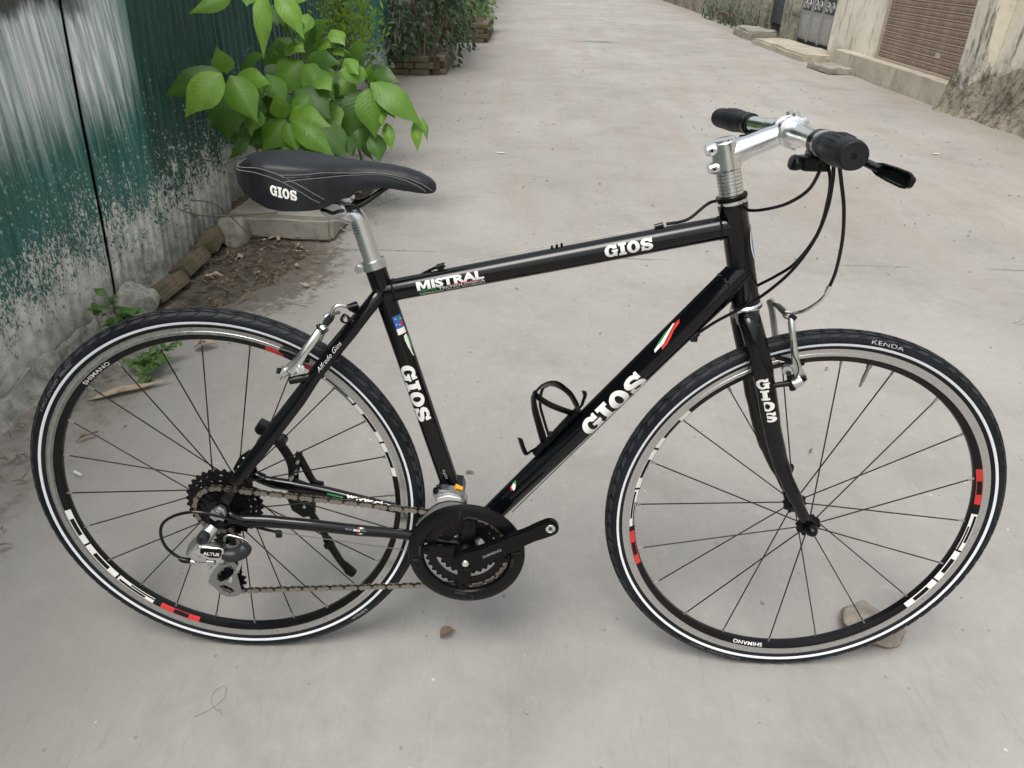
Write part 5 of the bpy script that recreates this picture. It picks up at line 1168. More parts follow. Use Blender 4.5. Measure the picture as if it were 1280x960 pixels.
# ---- right-hand buildings
def bld(name, lab, cat): return empty(name, lab, cat, (4.6, 7, 0))
def ch(m, name, mat, par, loc=(4.6, 7, 0), smooth=35):
    o = m.build(name, mat, par, smooth); o.matrix_parent_inverse = Matrix.Translation((-loc[0], -loc[1], -loc[2])); return o
def rough_box(x0, x1, y0, y1, z0, z1, amp=.01, step=.12, seed=0.):
    bm = bmesh.new(); bmesh.ops.create_cube(bm, size=1)
    for w in bm.verts: w.co = Vector(((x0+x1)/2+w.co.x*(x1-x0), (y0+y1)/2+w.co.y*(y1-y0), (z0+z1)/2+w.co.z*(z1-z0)))
    grid_cut(bm, (9e9, step, 0), (1,)); 
    z = z0+step
    while z < min(z1, 1.4):
        bmesh.ops.bisect_plane(bm, geom=bm.verts[:]+bm.edges[:]+bm.faces[:], plane_co=(0, 0, z), plane_no=(0, 0, 1)); z += step
    for w in bm.verts:
        if w.co.z < 1.5: w.co.x += noise.noise(w.co*1.7+Vector((seed, 0, 0)))*amp+noise.noise(w.co*7)*amp*.4
    return MB().bm(bm)
shop = bld('shutter_building', 'cream rendered building with a brown roller shutter on the right of the alley', 'building')
ch(rough_box(4.62, 5.2, 8.47, 9.95, 0, 3.2), 'wall', M_CREAM, shop)
ch(rough_box(4.47, 4.66, 6.35, 9.3, 0, .215, .02, .12, 3), 'plinth', M_PLINTH, shop)
ch(rough_box(4.46, 5.2, 5.98, 6.30, 0, 3.2, .018), 'pilaster', M_CREAM2, shop)
ch(rough_box(4.62, 5.2, 6.3, 8.5, 2.35, 3.2), 'lintel', M_CREAM, shop)
def shutter_mat():
    t = NT('brown_painted_shutter'); v = t.obj(); n1 = t.noise(t.scale(v, (1, 1, 1.2)), 7, 6, .65); n2 = t.noise(v, 45, 7, .7)
    c = t.mix(t.rng(n1, .35, .65), (.200, .135, .100), (.290, .210, .160)); c = t.mix(t.math('MULTIPLY', t.rng(n2, .58, .68), .7), c, (.36, .33, .30)); 
    return t.out(c, .62, .1, t.bump(n2, .2, .002))
M_SHUT = shutter_mat(); M_SHUTE = simple('dull_galvanised_edge', (.46, .39, .32), .6, .3, .3, 30)
ch(MB().box((4.69, 7.4, 1.25), (.02, 2.2, 2.2)), 'shutter_backing', M_SHUT, shop)
nsl = 28; ph_ = .0685
base_slat = None
for k in range(nsl):
    z0 = .235+k*ph_
    if base_slat is None:
        m = MB(); pr = [(4.665, 0), (4.648, .006), (4.644, .020), (4.644, .046), (4.650, .060), (4.664, .0645), (4.676, .0645), (4.676, 0)]
        vs = [(x, y, z0+z) for y in (6.36, 8.40) for x, z in pr]; n8 = len(pr)
        m.add(vs, [tuple(range(n8)), tuple(range(n8, 2*n8))[::-1]]+[(i, (i+1) % n8, n8+(i+1) % n8, n8+i) for i in range(n8)])
        base_slat = ch(m, 'slat', M_SHUT, shop, smooth=50); o = base_slat
    else:
        o = base_slat.copy(); COL.objects.link(o); o.location = (0, 0, k*ph_)
    if k < 16:
        zz = z0+ph_-.002; ch(MB().box((4.649, 7.38, zz), (.014, 2.04, .009)), 'slat_lip', M_SHUTE, shop)
for yy in (6.335, 8.425): ch(MB().box((4.655, yy, 1.25), (.045, .05, 2.1), None, .004), 'guide_rail', M_SHUTE, shop)
ch(MB().box((4.638, 7.38, .228), (.03, 2.1, .018)), 'shutter_sill', M_SHUTE, shop)
pl_ = (4.64, 7.056, 0.389); ch(MB().box((4.641, pl_[1], pl_[2]), (.004, .095, .045)), 'notice_plate', simple('pale_sticker', (.42, .38, .34), .6), shop)
near = empty('rendered_house_wall', 'near cream rendered wall with black mould at its foot, at the right edge', 'wall', (4.7, 4, 0))
ch(rough_box(4.60, 5.1, -12, 5.97, 0, 3.1, .02, .14, 9), 'wall', M_CREAM2, near, (4.7, 4, 0))
m = MB(); nn = 120; pr_ = [(.0, .46), (.018, .40), (.05, .27), (.085, .15), (.13, .06), (.19, .012), (.26, -.03)]; vs = []
for i in range(nn+1):
    y = 3.6+2.75*i/nn; k = .8+.5*noise.noise(Vector((y*1.7, 0, 7)))+.3*noise.noise(Vector((y*5, 1, 7))); x0 = 4.605-(.135*min(1, max(0, (y-5.85)/.12)))
    for j, (dx, dz) in enumerate(pr_):
        q = noise.noise(Vector((y*5, j*1.0, 8)))*.016+noise.noise(Vector((y*25, j*1.9, 8)))*.003; vs.append((x0-.006-dx*k*.55-q*.7*(j > 0), y, dz*k*.9+q*.6 if j < 6 else -.03))
m.add(vs, [(i*7+j, i*7+j+1, (i+1)*7+j+1, (i+1)*7+j) for i in range(nn) for j in range(6)])
tag(m.build('wall_footing', plaster_mat('mouldy_brown_render', (.27, .24, .185), (.38, .345, .275), .92, .62, (.05, .045, .033), .7), None, 60), 'bulging mouldy footing at the bottom of the near cream wall', 'footing')
gateb = empty('gate_wall', 'old rendered wall with a grey metal double gate and a dark blue door, far right', 'wall', (4.8, 11, 0))
lg = (4.8, 11, 0)
ch(rough_box(4.74, 5.2, 12.05, 12.55, 0, 2.9, .015), 'pillar', M_MOSSWALL, gateb, lg); ch(rough_box(4.75, 5.2, 13.65, 40, 0, 1.9, .03, .3), 'wall', M_MOSSWALL, gateb, lg)
ch(rough_box(4.80, 5.2, 9.95, 13.6, 2.3, 2.9, .015), 'lintel', M_CREAM, gateb, lg)
ch(rough_box(5.06, 5.2, 12.5, 13.7, 0, 2.4, .0), 'wall', M_MOSSWALL, gateb, lg)
M_GATE = simple('grey_painted_steel', (.33, .335, .325), .5, .3, .25, 20, .1); M_BDOOR = simple('dark_blue_painted_door', (.035, .05, .07), .5, .1, .25, 20)
gt = empty('metal_gate', 'grey steel double gate with four panels and scrolled openwork on top', 'gate', (4.84, 11, 0))
for i in range(4):
    y0 = 10.03+i*.485
    ch(MB().box((4.86, y0+.23, .62), (.03, .465, 1.0), None, .004), 'panel', M_GATE, gt, (4.84, 11, 0))
    ch(MB().box((4.842, y0+.23, .30), (.012, .32, .30), None, .003), 'panel_moulding', M_GATE, gt, (4.84, 11, 0)); ch(MB().box((4.843, y0+.23, .78), (.006, .34, .52)), 'openwork_dark_plate', M_BDOOR, gt, (4.84, 11, 0))  # flat dark plate stands in for the shaded gaps of the openwork
    m = MB()
    for j in range(3):
        for q in range(2):
            cc = Vector((4.834, y0+.145+q*.17, .60+j*.165)); sg = 1 if q else -1; m.tube([cc+Vector((0, sg*.080*cos(a)*(1-a/12), .080*sin(a)*(1-a/12))) for a in [i_*.45 for i_ in range(22)]], .011, 6)
    ch(m, 'scrollwork', M_GATE, gt, (4.84, 11, 0))
    ch(MB().box((4.845, y0-.01, .95), (.035, .030, 1.7)), 'stile', M_GATE, gt, (4.84, 11, 0))
ch(MB().box((4.90, 11, 1.2), (.01, 2.1, 2.3)), 'backing', M_BDOOR, gt, (4.84, 11, 0))
dr = empty('blue_door', 'narrow dark blue steel door beyond the grey gate', 'door', (4.85, 13, 0))
ch(MB().box((4.90, 13.08, 1.22), (.04, 1.08, 2.0), None, .004), 'leaf', M_BDOOR, dr, (4.85, 13, 0))
for zz in (.45, 1.0): ch(MB().box((4.875, 13.08, zz), (.012, .8, .04)), 'rail', M_BDOOR, dr, (4.85, 13, 0))
tag(lumpy('concrete_ramp', (4.50, 10.9, .0), (.60, 2.3, .17), M_PLINTH, 44, .02, 14, .03, None, 3), 'sloping concrete ramp in front of the grey gate', 'ramp')
tag(lumpy('concrete_step', (4.50, 13.1, .03), (.5, 1.1, .22), M_STONE, 46, .03, 8), 'rough concrete step below the dark blue door', 'step')

# ---- brick planters and dark shrubs on the left, farther on
def planter(x0, x1, y0, y1, h, lab, seed):
    root = empty('brick_planter', lab, 'planter', ((x0+x1)/2, y0, 0)); rs = random.Random(seed); off = Matrix.Translation((-(x0+x1)/2, -y0, 0)); first = None
    L = .21; 
    for side in range(2):
        for row in range(int(h/.065)):
            n = int(((x1-x0) if side == 0 else (y1-y0))/L)
            for k in range(n):
                s = (k+.5+(.25 if row % 2 else 0))*L
                if s > ((x1-x0) if side == 0 else (y1-y0))-.05: continue
                if first is None:
                    first = MB().box((0, 0, 0), (.20, .095, .058), None, .004).build('brick', M_BRICK, root); o = first
                else: o = first.copy(); COL.objects.link(o)
                o.matrix_parent_inverse = off
                o.location = (x0+s+rs.uniform(-.004, .004), y0+.05+rs.uniform(-.006, .006), .03+row*.065) if side == 0 else (x1-.05+rs.uniform(-.006, .006), y0+.10+s, .03+row*.065)
                o.rotation_euler = (0, 0, rs.uniform(-.04, .04)+(pi/2 if side else 0))
    o = MB().box(((x0+x1)/2, (y0+y1)/2+.04, (h-.02)/2), (x1-x0-.13, y1-y0-.08, h-.02)).build('soil', M_SOIL, root); o.matrix_parent_inverse = off
def soil_mat():
    t = NT('dark_soil'); v = t.obj(); n1 = t.noise(v, 20, 6, .7); n2 = t.noise(v, 120, 5, .7)
    return t.out(t.mix(t.rng(n1, .3, .7), (.035, .027, .018), (.12, .095, .065)), .95, 0, t.bump(t.math('ADD', n1, n2), .8, .01))
M_SOIL = soil_mat()
planter(-.95, -.36, 7.50, 8.7, .20, 'low brick planter with trailing dark shrub, nearer of the two', 3)
planter(-.95, -.05, 10.9, 13.0, .26, 'brick planter farther along, with ferny plants', 5)

# ---- foliage
def leaf_mat(name, a, b, vein=(.25, .38, .12), trans=.35, veins=True):
    t = NT(name); uvn = t.uv(); u, w, _ = t.xyz(uvn)[0:3]
    ob = t.n('ObjectInfo').outputs['Random']; nz = t.noise(t.obj(), 22, 4, .6)
    c = t.mix(ob, a, b); c = t.mix(t.math('MULTIPLY', t.rng(nz, .4, .7), .35), c, tuple(q*.55 for q in a))
    nrm = None; vs_ = t.vor(t.obj(), 70); c = t.mix(t.math('MULTIPLY', t.math('MULTIPLY', t.rng(vs_.outputs[0], .22, .12), t.rng(vs_.outputs[1], .80, .86)), .7), c, (.16, .11, .03))
    if veins:
        dc = t.math('ABSOLUTE', t.math('SUBTRACT', w, .5))
        mid = t.rng(dc, .030, .008)
        sv = t.math('FRACT', t.math('MULTIPLY', t.math('SUBTRACT', u, t.math('MULTIPLY', dc, .45)), 11.0))
        sd = t.rng(t.math('ABSOLUTE', t.math('SUBTRACT', sv, .5)), .10, .02)
        vm = t.math('MAXIMUM', mid, t.math('MULTIPLY', sd, .55))
        c = t.mix(t.math('MULTIPLY', vm, .28), c, vein); nrm = t.bump(t.math('SUBTRACT', t.math('SINE', t.math('MULTIPLY', sv, 6.283)), t.math('MULTIPLY', vm, 2)), .16, .002)
    m = t.out(c, .42, 0, nrm, Specular_IOR_Level=.45)
    tr = t.n('BsdfTranslucent', {'Color': t.mix(.5, c, (.25, .45, .05))}); mx = t.n('MixShader', {0: trans}); t.put(mx.inputs[1], t.b.outputs[0]); t.put(mx.inputs[2], tr.outputs[0])
    o = [n_ for n_ in t.t.nodes if n_.type == 'OUTPUT_MATERIAL'][0]; t.t.links.new(mx.outputs[0], o.inputs[0]); return m
M_LEAF = leaf_mat('bright_broad_leaf', (.115, .265, .026), (.210, .400, .052))
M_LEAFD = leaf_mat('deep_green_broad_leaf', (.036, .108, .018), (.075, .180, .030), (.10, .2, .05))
M_LEAFY = leaf_mat('yellow_green_leaflet', (.16, .26, .02), (.24, .34, .035), veins=False)
M_LEAFS = leaf_mat('dark_shrub_leaf', (.018, .042, .018), (.045, .085, .040), veins=False, trans=.2)
M_LEAFW = leaf_mat('weed_leaf', (.055, .130, .030), (.10, .20, .045), veins=False)
M_DRY = simple('dry_brown_leaf', (.15, .105, .068), .85, 0, .45, 40, .4); M_DRY2 = simple('pale_dry_leaf', (.36, .28, .20), .85, 0, .35, 40, .4)
M_STEM = simple('green_brown_stem', (.10, .13, .05), .7, 0, .4, 40); M_TWIG = simple('dry_twig', (.17, .12, .08), .85, 0, .4, 60)
def leaf_mesh(P, Q, width, nrm, droop=.12, cup=.12, nu=9, nv=6, tipf=.75, seed=0., wave=.012):
    """a leaf blade from P (stalk end) to Q (tip): returns verts, faces, uvs"""
    P = Vector(P); Q = Vector(Q); L = (Q-P).length; d = (Q-P)/L; n_ = Vector(nrm); n_ = (n_-d*n_.dot(d)).normalized(); s_ = d.cross(n_)
    vs = []; uv = []
    for i in range(nu+1):
        u = i/nu; wd = width*.5*(sin(pi*min(1, u**.78))**.85)*(1 if u < .55 else max(0, 1-((u-.55)/.45)**1.0*.62)); wd = max(wd, .0004 if u in (0, 1) else .001)
        c = P+d*(u*L)+n_*(sin(pi*u)*droop*L*.9)
        for j in range(nv+1):
            w = j/nv-.5; q = wave*L*sin(u*13+seed)*(abs(w)*2)**2
            vs.append(c+s_*(w*2*wd)+n_*(-(abs(w)*2)**1.6*-cup*wd+q)); uv.append((u, j/nv))
    fs = [(i*(nv+1)+j, (i+1)*(nv+1)+j, (i+1)*(nv+1)+j+1, i*(nv+1)+j+1) for i in range(nu) for j in range(nv)]
    return vs, fs, uv
def mesh_uv(name, vs, fs, uv, mat, parent=None, off=None):
    me = bpy.data.meshes.new(name); me.from_pydata([tuple(v) for v in vs], [], fs); me.materials.append(mat)
    ul = me.uv_layers.new(name='UVMap'); ul.data.foreach_set('uv', [c for l in me.loops for c in uv[l.vertex_index]])
    me.polygons.foreach_set('use_smooth', [True]*len(me.polygons)); me.update()
    o = link(name, me, parent)
    if off is not None: o.matrix_parent_inverse = off
    return o
CAMP = Vector((.4969, -.9582, 1.1795))
# big-leaved plant beside the fence
big = empty('large_leaved_plant', 'leafy green plant with big oval leaves growing beside the green fence behind the saddle', 'plant', (-.55, 3.1, 0))
boff = Matrix.Translation((.55, -3.1, 0)); rs = random.Random(11)
def cz(u, v): return (200+u/3.5556, v/3.5556)
LEAVES = [
((-0.692, 2.1, 0.741), (-0.832, 2.03, 0.591), 0.1386, "B"),
((-0.732, 2.2, 0.732), (-0.947, 2.13, 0.645), 0.1219, "D"),
((-0.706, 2.22, 0.716), (-0.601, 2.15, 0.556), 0.1383, "B"),
((-0.781, 2.36, 0.647), (-0.791, 2.29, 0.436), 0.1673, "D"),
((-0.746, 2.3, 0.713), (-0.746, 2.23, 0.819), 0.0928, "B"),
((-0.739, 2.35, 0.688), (-0.565, 2.28, 0.679), 0.1106, "B"),
((-0.552, 2.75, 0.717), (-0.654, 2.68, 0.579), 0.1806, "B"),
((-0.537, 2.72, 0.702), (-0.396, 2.65, 0.561), 0.1553, "B"),
((-0.543, 2.78, 0.717), (-0.365, 2.71, 0.711), 0.1030, "D"),
((-0.562, 2.42, 0.51), (-0.657, 2.35, 0.39), 0.1453, "B"),
((-0.545, 2.42, 0.52), (-0.352, 2.35, 0.501), 0.1339, "B"),
((-0.518, 2.36, 0.523), (-0.334, 2.29, 0.385), 0.1205, "B"),
((-0.579, 2.46, 0.504), (-0.588, 2.39, 0.618), 0.1018, "B"),
((-0.557, 2.4, 0.5), (-0.499, 2.33, 0.397), 0.0890, "B"),
((-0.599, 2.5, 0.479), (-0.745, 2.43, 0.395), 0.1375, "D"),
((-0.299, 2.78, 0.59), (-0.355, 2.71, 0.374), 0.1440, "D"),
((-0.243, 2.72, 0.606), (-0.213, 2.65, 0.399), 0.1590, "B"),
((-0.238, 2.76, 0.625), (0.007, 2.69, 0.444), 0.1426, "B"),
((-0.248, 2.85, 0.648), (-0.106, 2.78, 0.629), 0.1033, "D"),
((-0.255, 2.8, 0.65), (-0.404, 2.73, 0.658), 0.0900, "B"),
((-0.361, 2.9, 0.708), (-0.25, 2.83, 0.78), 0.1111, "D"),
((-0.222, 2.7, 0.404), (-0.195, 2.63, 0.285), 0.1004, "D"),
((-0.021, 2.74, 0.465), (-0.012, 2.67, 0.329), 0.0590, "B"),
((0.004, 2.76, 0.467), (0.034, 2.69, 0.376), 0.0379, "B"),
((-0.167, 2.72, 0.449), (-0.135, 2.65, 0.334), 0.0650, "B"),
((-0.278, 2.82, 0.682), (-0.317, 2.75, 0.63), 0.0724, "B"),
((-0.262, 2.85, 0.607), (-0.231, 2.78, 0.698), 0.0731, "B"),
((-0.425, 2.9, 0.754), (-0.374, 2.83, 0.728), 0.0619, "B"),
((-0.565, 2.62, 0.602), (-0.402, 2.55, 0.495), 0.2226, "D"),
((-0.67, 2.62, 0.599), (-0.622, 2.55, 0.454), 0.1772, "D"),
((-0.456, 2.55, 0.478), (-0.327, 2.48, 0.335), 0.1608, "D"),
((-0.435, 2.9, 0.542), (-0.39, 2.83, 0.372), 0.1497, "D"),
((-0.311, 2.75, 0.444), (-0.301, 2.68, 0.331), 0.1439, "D"),
((-0.788, 2.9, 0.678), (-0.613, 2.83, 0.761), 0.1525, "D"),
((-0.589, 2.95, 0.779), (-0.44, 2.88, 0.878), 0.1138, "D"),
((-0.697, 2.55, 0.411), (-0.735, 2.48, 0.364), 0.1057, "D"),
((-0.502, 2.5, 0.427), (-0.44, 2.43, 0.353), 0.1141, "D"),
((-0.758, 2.5, 0.709), (-0.617, 2.43, 0.766), 0.0920, "D"),
((-0.705, 2.9, 0.791), (-0.606, 2.83, 0.731), 0.1511, "D"),
((-0.541, 3.0, 0.725), (-0.614, 2.93, 0.8), 0.1405, "D"),
((-0.715, 2.5, 0.597), (-0.732, 2.43, 0.474), 0.1266, "D"),
((-0.405, 2.95, 0.609), (-0.455, 2.88, 0.523), 0.1257, "D"),
((-0.76, 2.45, 0.469), (-0.798, 2.38, 0.404), 0.0919, "D"),
((-0.68, 2.3, 0.994), (-0.825, 2.23, 0.94), 0.0667, "B"),
((-0.555, 2.3, 1.036), (-0.562, 2.23, 0.792), 0.0765, "B"),
((-0.494, 2.3, 1.022), (-0.391, 2.23, 0.863), 0.0931, "B"),
((-0.603, 2.3, 1.012), (-0.6, 2.23, 0.971), 0.0641, "B"),
((-0.52, 2.85, 0.671), (-0.56, 2.78, 0.557), 0.1356, "D"),
((-0.649, 2.8, 0.674), (-0.727, 2.73, 0.581), 0.1475, "D"),
((-0.456, 2.9, 0.667), (-0.493, 2.83, 0.572), 0.1243, "D"),
((-0.368, 2.85, 0.531), (-0.297, 2.78, 0.417), 0.1228, "D"),
((-0.726, 2.6, 0.668), (-0.696, 2.53, 0.583), 0.1178, "B"),
((-0.538, 2.5, 0.554), (-0.446, 2.43, 0.482), 0.1137, "B"),
((-0.446, 2.7, 0.522), (-0.374, 2.63, 0.435), 0.1190, "B"),
((-0.338, 2.85, 0.625), (-0.395, 2.78, 0.562), 0.0977, "B"),
((-0.201, 2.8, 0.554), (-0.129, 2.73, 0.474), 0.0961, "D"),
((-0.62, 2.45, 0.444), (-0.569, 2.38, 0.371), 0.1136, "D"),
((-0.541, 2.42, 0.433), (-0.562, 2.35, 0.359), 0.0896, "B"),
((-0.863, 2.4, 0.534), (-0.804, 2.33, 0.444), 0.1028, "D"),
((-0.73, 2.4, 0.613), (-0.65, 2.33, 0.534), 0.1123, "D"),
((-0.522, 2.95, 0.781), (-0.42, 2.88, 0.761), 0.1007, "B"),
((-0.668, 2.55, 0.677), (-0.573, 2.48, 0.557), 0.1099, "B"),
((-0.484, 2.55, 0.596), (-0.54, 2.48, 0.489), 0.1087, "B"),
((-0.362, 2.8, 0.722), (-0.288, 2.73, 0.663), 0.0843, "B"),
((-0.461, 2.65, 0.659), (-0.387, 2.58, 0.613), 0.0935, "B"),
((-0.635, 2.8, 0.773), (-0.533, 2.73, 0.754), 0.1102, "B"),
((-0.438, 2.9, 0.837), (-0.364, 2.83, 0.777), 0.0865, "B"),
((-0.213, 2.74, 0.543), (-0.175, 2.67, 0.443), 0.0829, "B"),
((-0.696, 2.45, 0.549), (-0.719, 2.38, 0.455), 0.1023, "B"),
((-0.348, 2.6, 0.41), (-0.308, 2.53, 0.334), 0.0927, "D"),
((-0.547, 2.6, 1.0), (-0.394, 2.53, 0.99), 0.1037, "B"),
((-0.575, 2.8, 0.908), (-0.608, 2.73, 0.828), 0.1337, "D"),
((-0.539, 2.9, 0.902), (-0.552, 2.83, 0.821), 0.0745, "B"),
((-0.644, 2.7, 0.949), (-0.613, 2.63, 0.873), 0.1191, "D")]
STEMS = [[(-0.757, 2.55, 0.368), (-0.702, 2.55, 0.451), (-0.576, 2.45, 0.499)], [(-0.586, 2.65, 0.329), (-0.581, 2.75, 0.5), (-0.557, 2.78, 0.704)], [(-0.319, 2.85, 0.314), (-0.28, 2.85, 0.448), (-0.252, 2.8, 0.614)], [(-0.749, 2.5, 0.379), (-0.779, 2.4, 0.555), (-0.729, 2.25, 0.72)], [(-0.252, 2.8, 0.614), (-0.319, 2.88, 0.652), (-0.361, 2.9, 0.708)], [(-0.553, 2.78, 0.704), (-0.593, 2.7, 0.877), (-0.525, 2.35, 1.035), (-0.596, 2.3, 1.059)]]
for P_, Q_, w_, k_ in LEAVES:
    P_ = Vector(P_); Q_ = Vector(Q_); view = (CAMP-P_).normalized(); nn_ = view+Vector((rs.uniform(-.25, .25), 0, .55+rs.uniform(-.2, .2)))
    vs, fs, uv = leaf_mesh(P_, P_.lerp(Q_, 1.06), w_*.97, nn_, rs.uniform(.06, .16), -rs.uniform(.12, .35), seed=rs.uniform(0, 9))
    mesh_uv('leaf', vs, fs, uv, M_LEAF if k_ == 'B' else M_LEAFD, big, boff)
for pts in STEMS:
    pp = smooth_path(pts, 5); o = MB().tube(pp, [.0075-.004*i/len(pp) for i in range(len(pp))], 8).build('stem', M_STEM, big); o.matrix_parent_inverse = boff
for (x, y) in ((-.62, 2.75), (-.48, 2.9), (-.40, 3.1)):
    o = MB().tube(smooth_path([(x, y, -.01), (x+.02, y+.01, .12), (x-.01, y, .32)], 4), [.009]*4+[.008]*4+[.006], 8).build('stem', M_STEM, big); o.matrix_parent_inverse = boff
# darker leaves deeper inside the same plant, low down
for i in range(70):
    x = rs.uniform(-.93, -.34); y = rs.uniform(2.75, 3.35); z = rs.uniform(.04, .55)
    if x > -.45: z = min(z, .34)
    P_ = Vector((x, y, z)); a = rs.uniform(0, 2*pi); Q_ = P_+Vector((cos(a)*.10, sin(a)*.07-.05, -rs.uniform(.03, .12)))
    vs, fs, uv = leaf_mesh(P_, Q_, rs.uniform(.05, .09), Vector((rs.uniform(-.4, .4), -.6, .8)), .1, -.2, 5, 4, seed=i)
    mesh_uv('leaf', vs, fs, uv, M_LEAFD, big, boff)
def small_leaves(n, pick, L, W, mat, parent, name='foliage', off=None, seed=1, up=.6, nu=3, nv=2, kind='stuff'):
    r_ = random.Random(seed); V_ = []; F_ = []; U_ = []
    for i in range(n):
        P_, dr_ = pick(r_); l = L*r_.uniform(.6, 1.25); Q_ = P_+Vector(dr_).normalized()*l
        vs, fs, uv = leaf_mesh(P_, Q_, W*r_.uniform(.7, 1.2), Vector((r_.uniform(-.7, .7), r_.uniform(-.9, .2), up+r_.uniform(-.3, .4))), .08, -.15, nu, nv, seed=i)
        o_ = len(V_); V_ += vs; F_ += [tuple(q+o_ for q in f) for f in fs]; U_ += uv
    o = mesh_uv(name, V_, F_, U_, mat, parent, off)
    if kind: o['kind'] = kind
    return o
# yellow-green shrub behind it
yg = empty('yellow_green_shrub', 'yellow-green small-leaved shrub rising behind the large oval leaves', 'shrub', (-.62, 3.9, 0)); yo = Matrix.Translation((.62, -3.9, 0))
tips = [Vector((-0.596, 3.6, 0.835)), Vector((-0.533, 3.6, 0.784)), Vector((-0.463, 3.6, 0.806)), Vector((-0.509, 3.7, 0.879)), Vector((-0.567, 3.7, 0.898)), Vector((-0.401, 3.5, 0.767)), Vector((-0.63, 3.6, 0.727)), Vector((-0.584, 3.7, 0.958)), Vector((-0.383, 3.6, 0.84)), Vector((-0.435, 3.5, 0.734))]
for i, tp in enumerate(tips):
    o = MB().tube(smooth_path([(-.62, 3.9, 0), (-.63+tp.x*.1, 3.85, tp.z*.6), tp], 4), [.006]*4+[.004]*4+[.002], 6).build('stem', M_STEM, yg); o.matrix_parent_inverse = yo
def pick_y(r_):
    tp = r_.choice(tips); q = Vector((r_.gauss(0, .045), r_.gauss(0, .05), r_.gauss(0, .06))); return tp+q, (q.x*4+r_.uniform(-.5, .5), q.y*3-.3, q.z*3+.5)
small_leaves(520, pick_y, .045, .016, M_LEAFY, yg, off=yo, seed=3)
def pick_y2(r_):
    tp = r_.choice(tips); P_ = tp+Vector((r_.gauss(-.04, .08), r_.gauss(.1, .08), r_.gauss(-.12, .12))); return P_, (r_.uniform(-1, 1), -.4, r_.uniform(-.6, .3))
small_leaves(320, pick_y2, .06, .025, M_LEAFD, yg, off=yo, seed=4)
# dark shrubs in and above the planters
def shrub(lab, x0, x1, y0, y1, z1, n, L, W, seed, mat=M_LEAFS, cat='shrub', name='dark_shrub'):
    cx, cy = (x0+x1)/2, (y0+y1)/2; root = empty(name, lab, cat, (cx, cy, 0)); of = Matrix.Translation((-cx, -cy, 0)); r0 = random.Random(seed)
    stems = []
    for i in range(9):
        b = Vector((r0.uniform(x0+.1, x1-.1), r0.uniform(y0+.1, y1-.1), .15)); t_ = Vector((r0.uniform(x0, x1), r0.uniform(y0, y1), z1*r0.uniform(.6, 1)))
        mid = b.lerp(t_, .5)+Vector((r0.uniform(-.08, .08), r0.uniform(-.08, .08), .05)); pp = smooth_path([b, mid, t_], 5); stems.append(pp)
        o = MB().tube(pp, [.012-.0008*k for k in range(len(pp))], 6).build('stem', M_TWIG, root); o.matrix_parent_inverse = of
    cl = [(Vector((r0.uniform(x0, x1), r0.uniform(y0, y1), r0.uniform(.12, z1))), r0.uniform(.08, .2)) for _ in range(26)]
    def pick(r_):
        c, s = r_.choice(cl); q = Vector((r_.gauss(0, s), r_.gauss(0, s), r_.gauss(0, s))); P_ = c+q; P_.x = max(x0, min(x1+.05, P_.x)); P_.z = max(.03, P_.z); return P_, (q.x*2+.2, q.y*2-.5, -.5+q.z)
    small_leaves(n, pick, L, W, mat, root, off=of, seed=seed+1)
shrub('dark green trailing shrub filling the nearer brick planter', -.95, -.33, 7.45, 8.7, 1.5, 1500, .085, .045, 21)
shrub('dark shrub with paler leaf tips growing between the two planters', -.95, -.28, 8.8, 10.6, 1.5, 900, .10, .045, 25)
shrub('shrubs in the farther brick planter', -.95, -.1, 11.0, 13.2, .9, 900, .09, .04, 29, M_LEAFW)
shrub('row of dark bushes along the far left side of the alley', -1.6, -.5, 13.5, 22, 1.6, 1400, .16, .08, 33)
shrub('low grassy weeds at the foot of the far right wall', 4.55, 4.85, 13.9, 18, .22, 600, .10, .03, 37, M_LEAFS, 'weeds', 'wall_weeds')
# weeds by the footing
def weed(lab, spots, base, n, L, W, seed, spread=.05):
    root = empty('weed', lab, 'weed', base); of = Matrix.Translation((-base[0], -base[1], 0)); r0 = random.Random(seed)
    for s_ in spots:
        tp = Vector(s_); pp = smooth_path([base, Vector(base).lerp(tp, .5)+Vector((.01, 0, .02)), tp], 4)
        o = MB().tube(pp, .0014, 6).build('stem', M_STEM, root); o.matrix_parent_inverse = of
        for k in range(n):
            P_ = pp[-1].lerp(pp[3], r0.random()*.9); a = r0.uniform(0, 2*pi); Q_ = P_+Vector((cos(a), sin(a)*.8, r0.uniform(-.2, .5)))*L*r0.uniform(.6, 1.2)
            vs, fs, uv = leaf_mesh(P_, Q_, W*r0.uniform(.7, 1.2), Vector((r0.uniform(-.3, .3), -.4, 1)), .1, -.2, 5, 4, seed=k); mesh_uv('leaf', vs, fs, uv, M_LEAFW, root, of)
weed('small green weed growing up the fence foot, above the rear wheel', [(-0.857, 1.22, 0.177), (-0.895, 1.2, 0.136), (-0.822, 1.22, 0.129), (-0.801, 1.24, 0.091), (-0.861, 1.2, 0.093), (-0.765, 1.22, 0.122)], (-.855, 1.24, 0), 8, .042, .028, 5)
weed('low leafy weed seen through the rear wheel by the footing', [(-0.675, 1.02, 0.047), (-0.642, 1.05, 0.061), (-0.615, 1.08, 0.069), (-0.629, 0.98, 0.037), (-0.594, 1.1, 0.065), (-0.712, 1.02, 0.031), (-0.641, 0.95, 0.016), (-0.597, 1, 0.055)], (-.70, 1.06, 0), 8, .034, .026, 6)
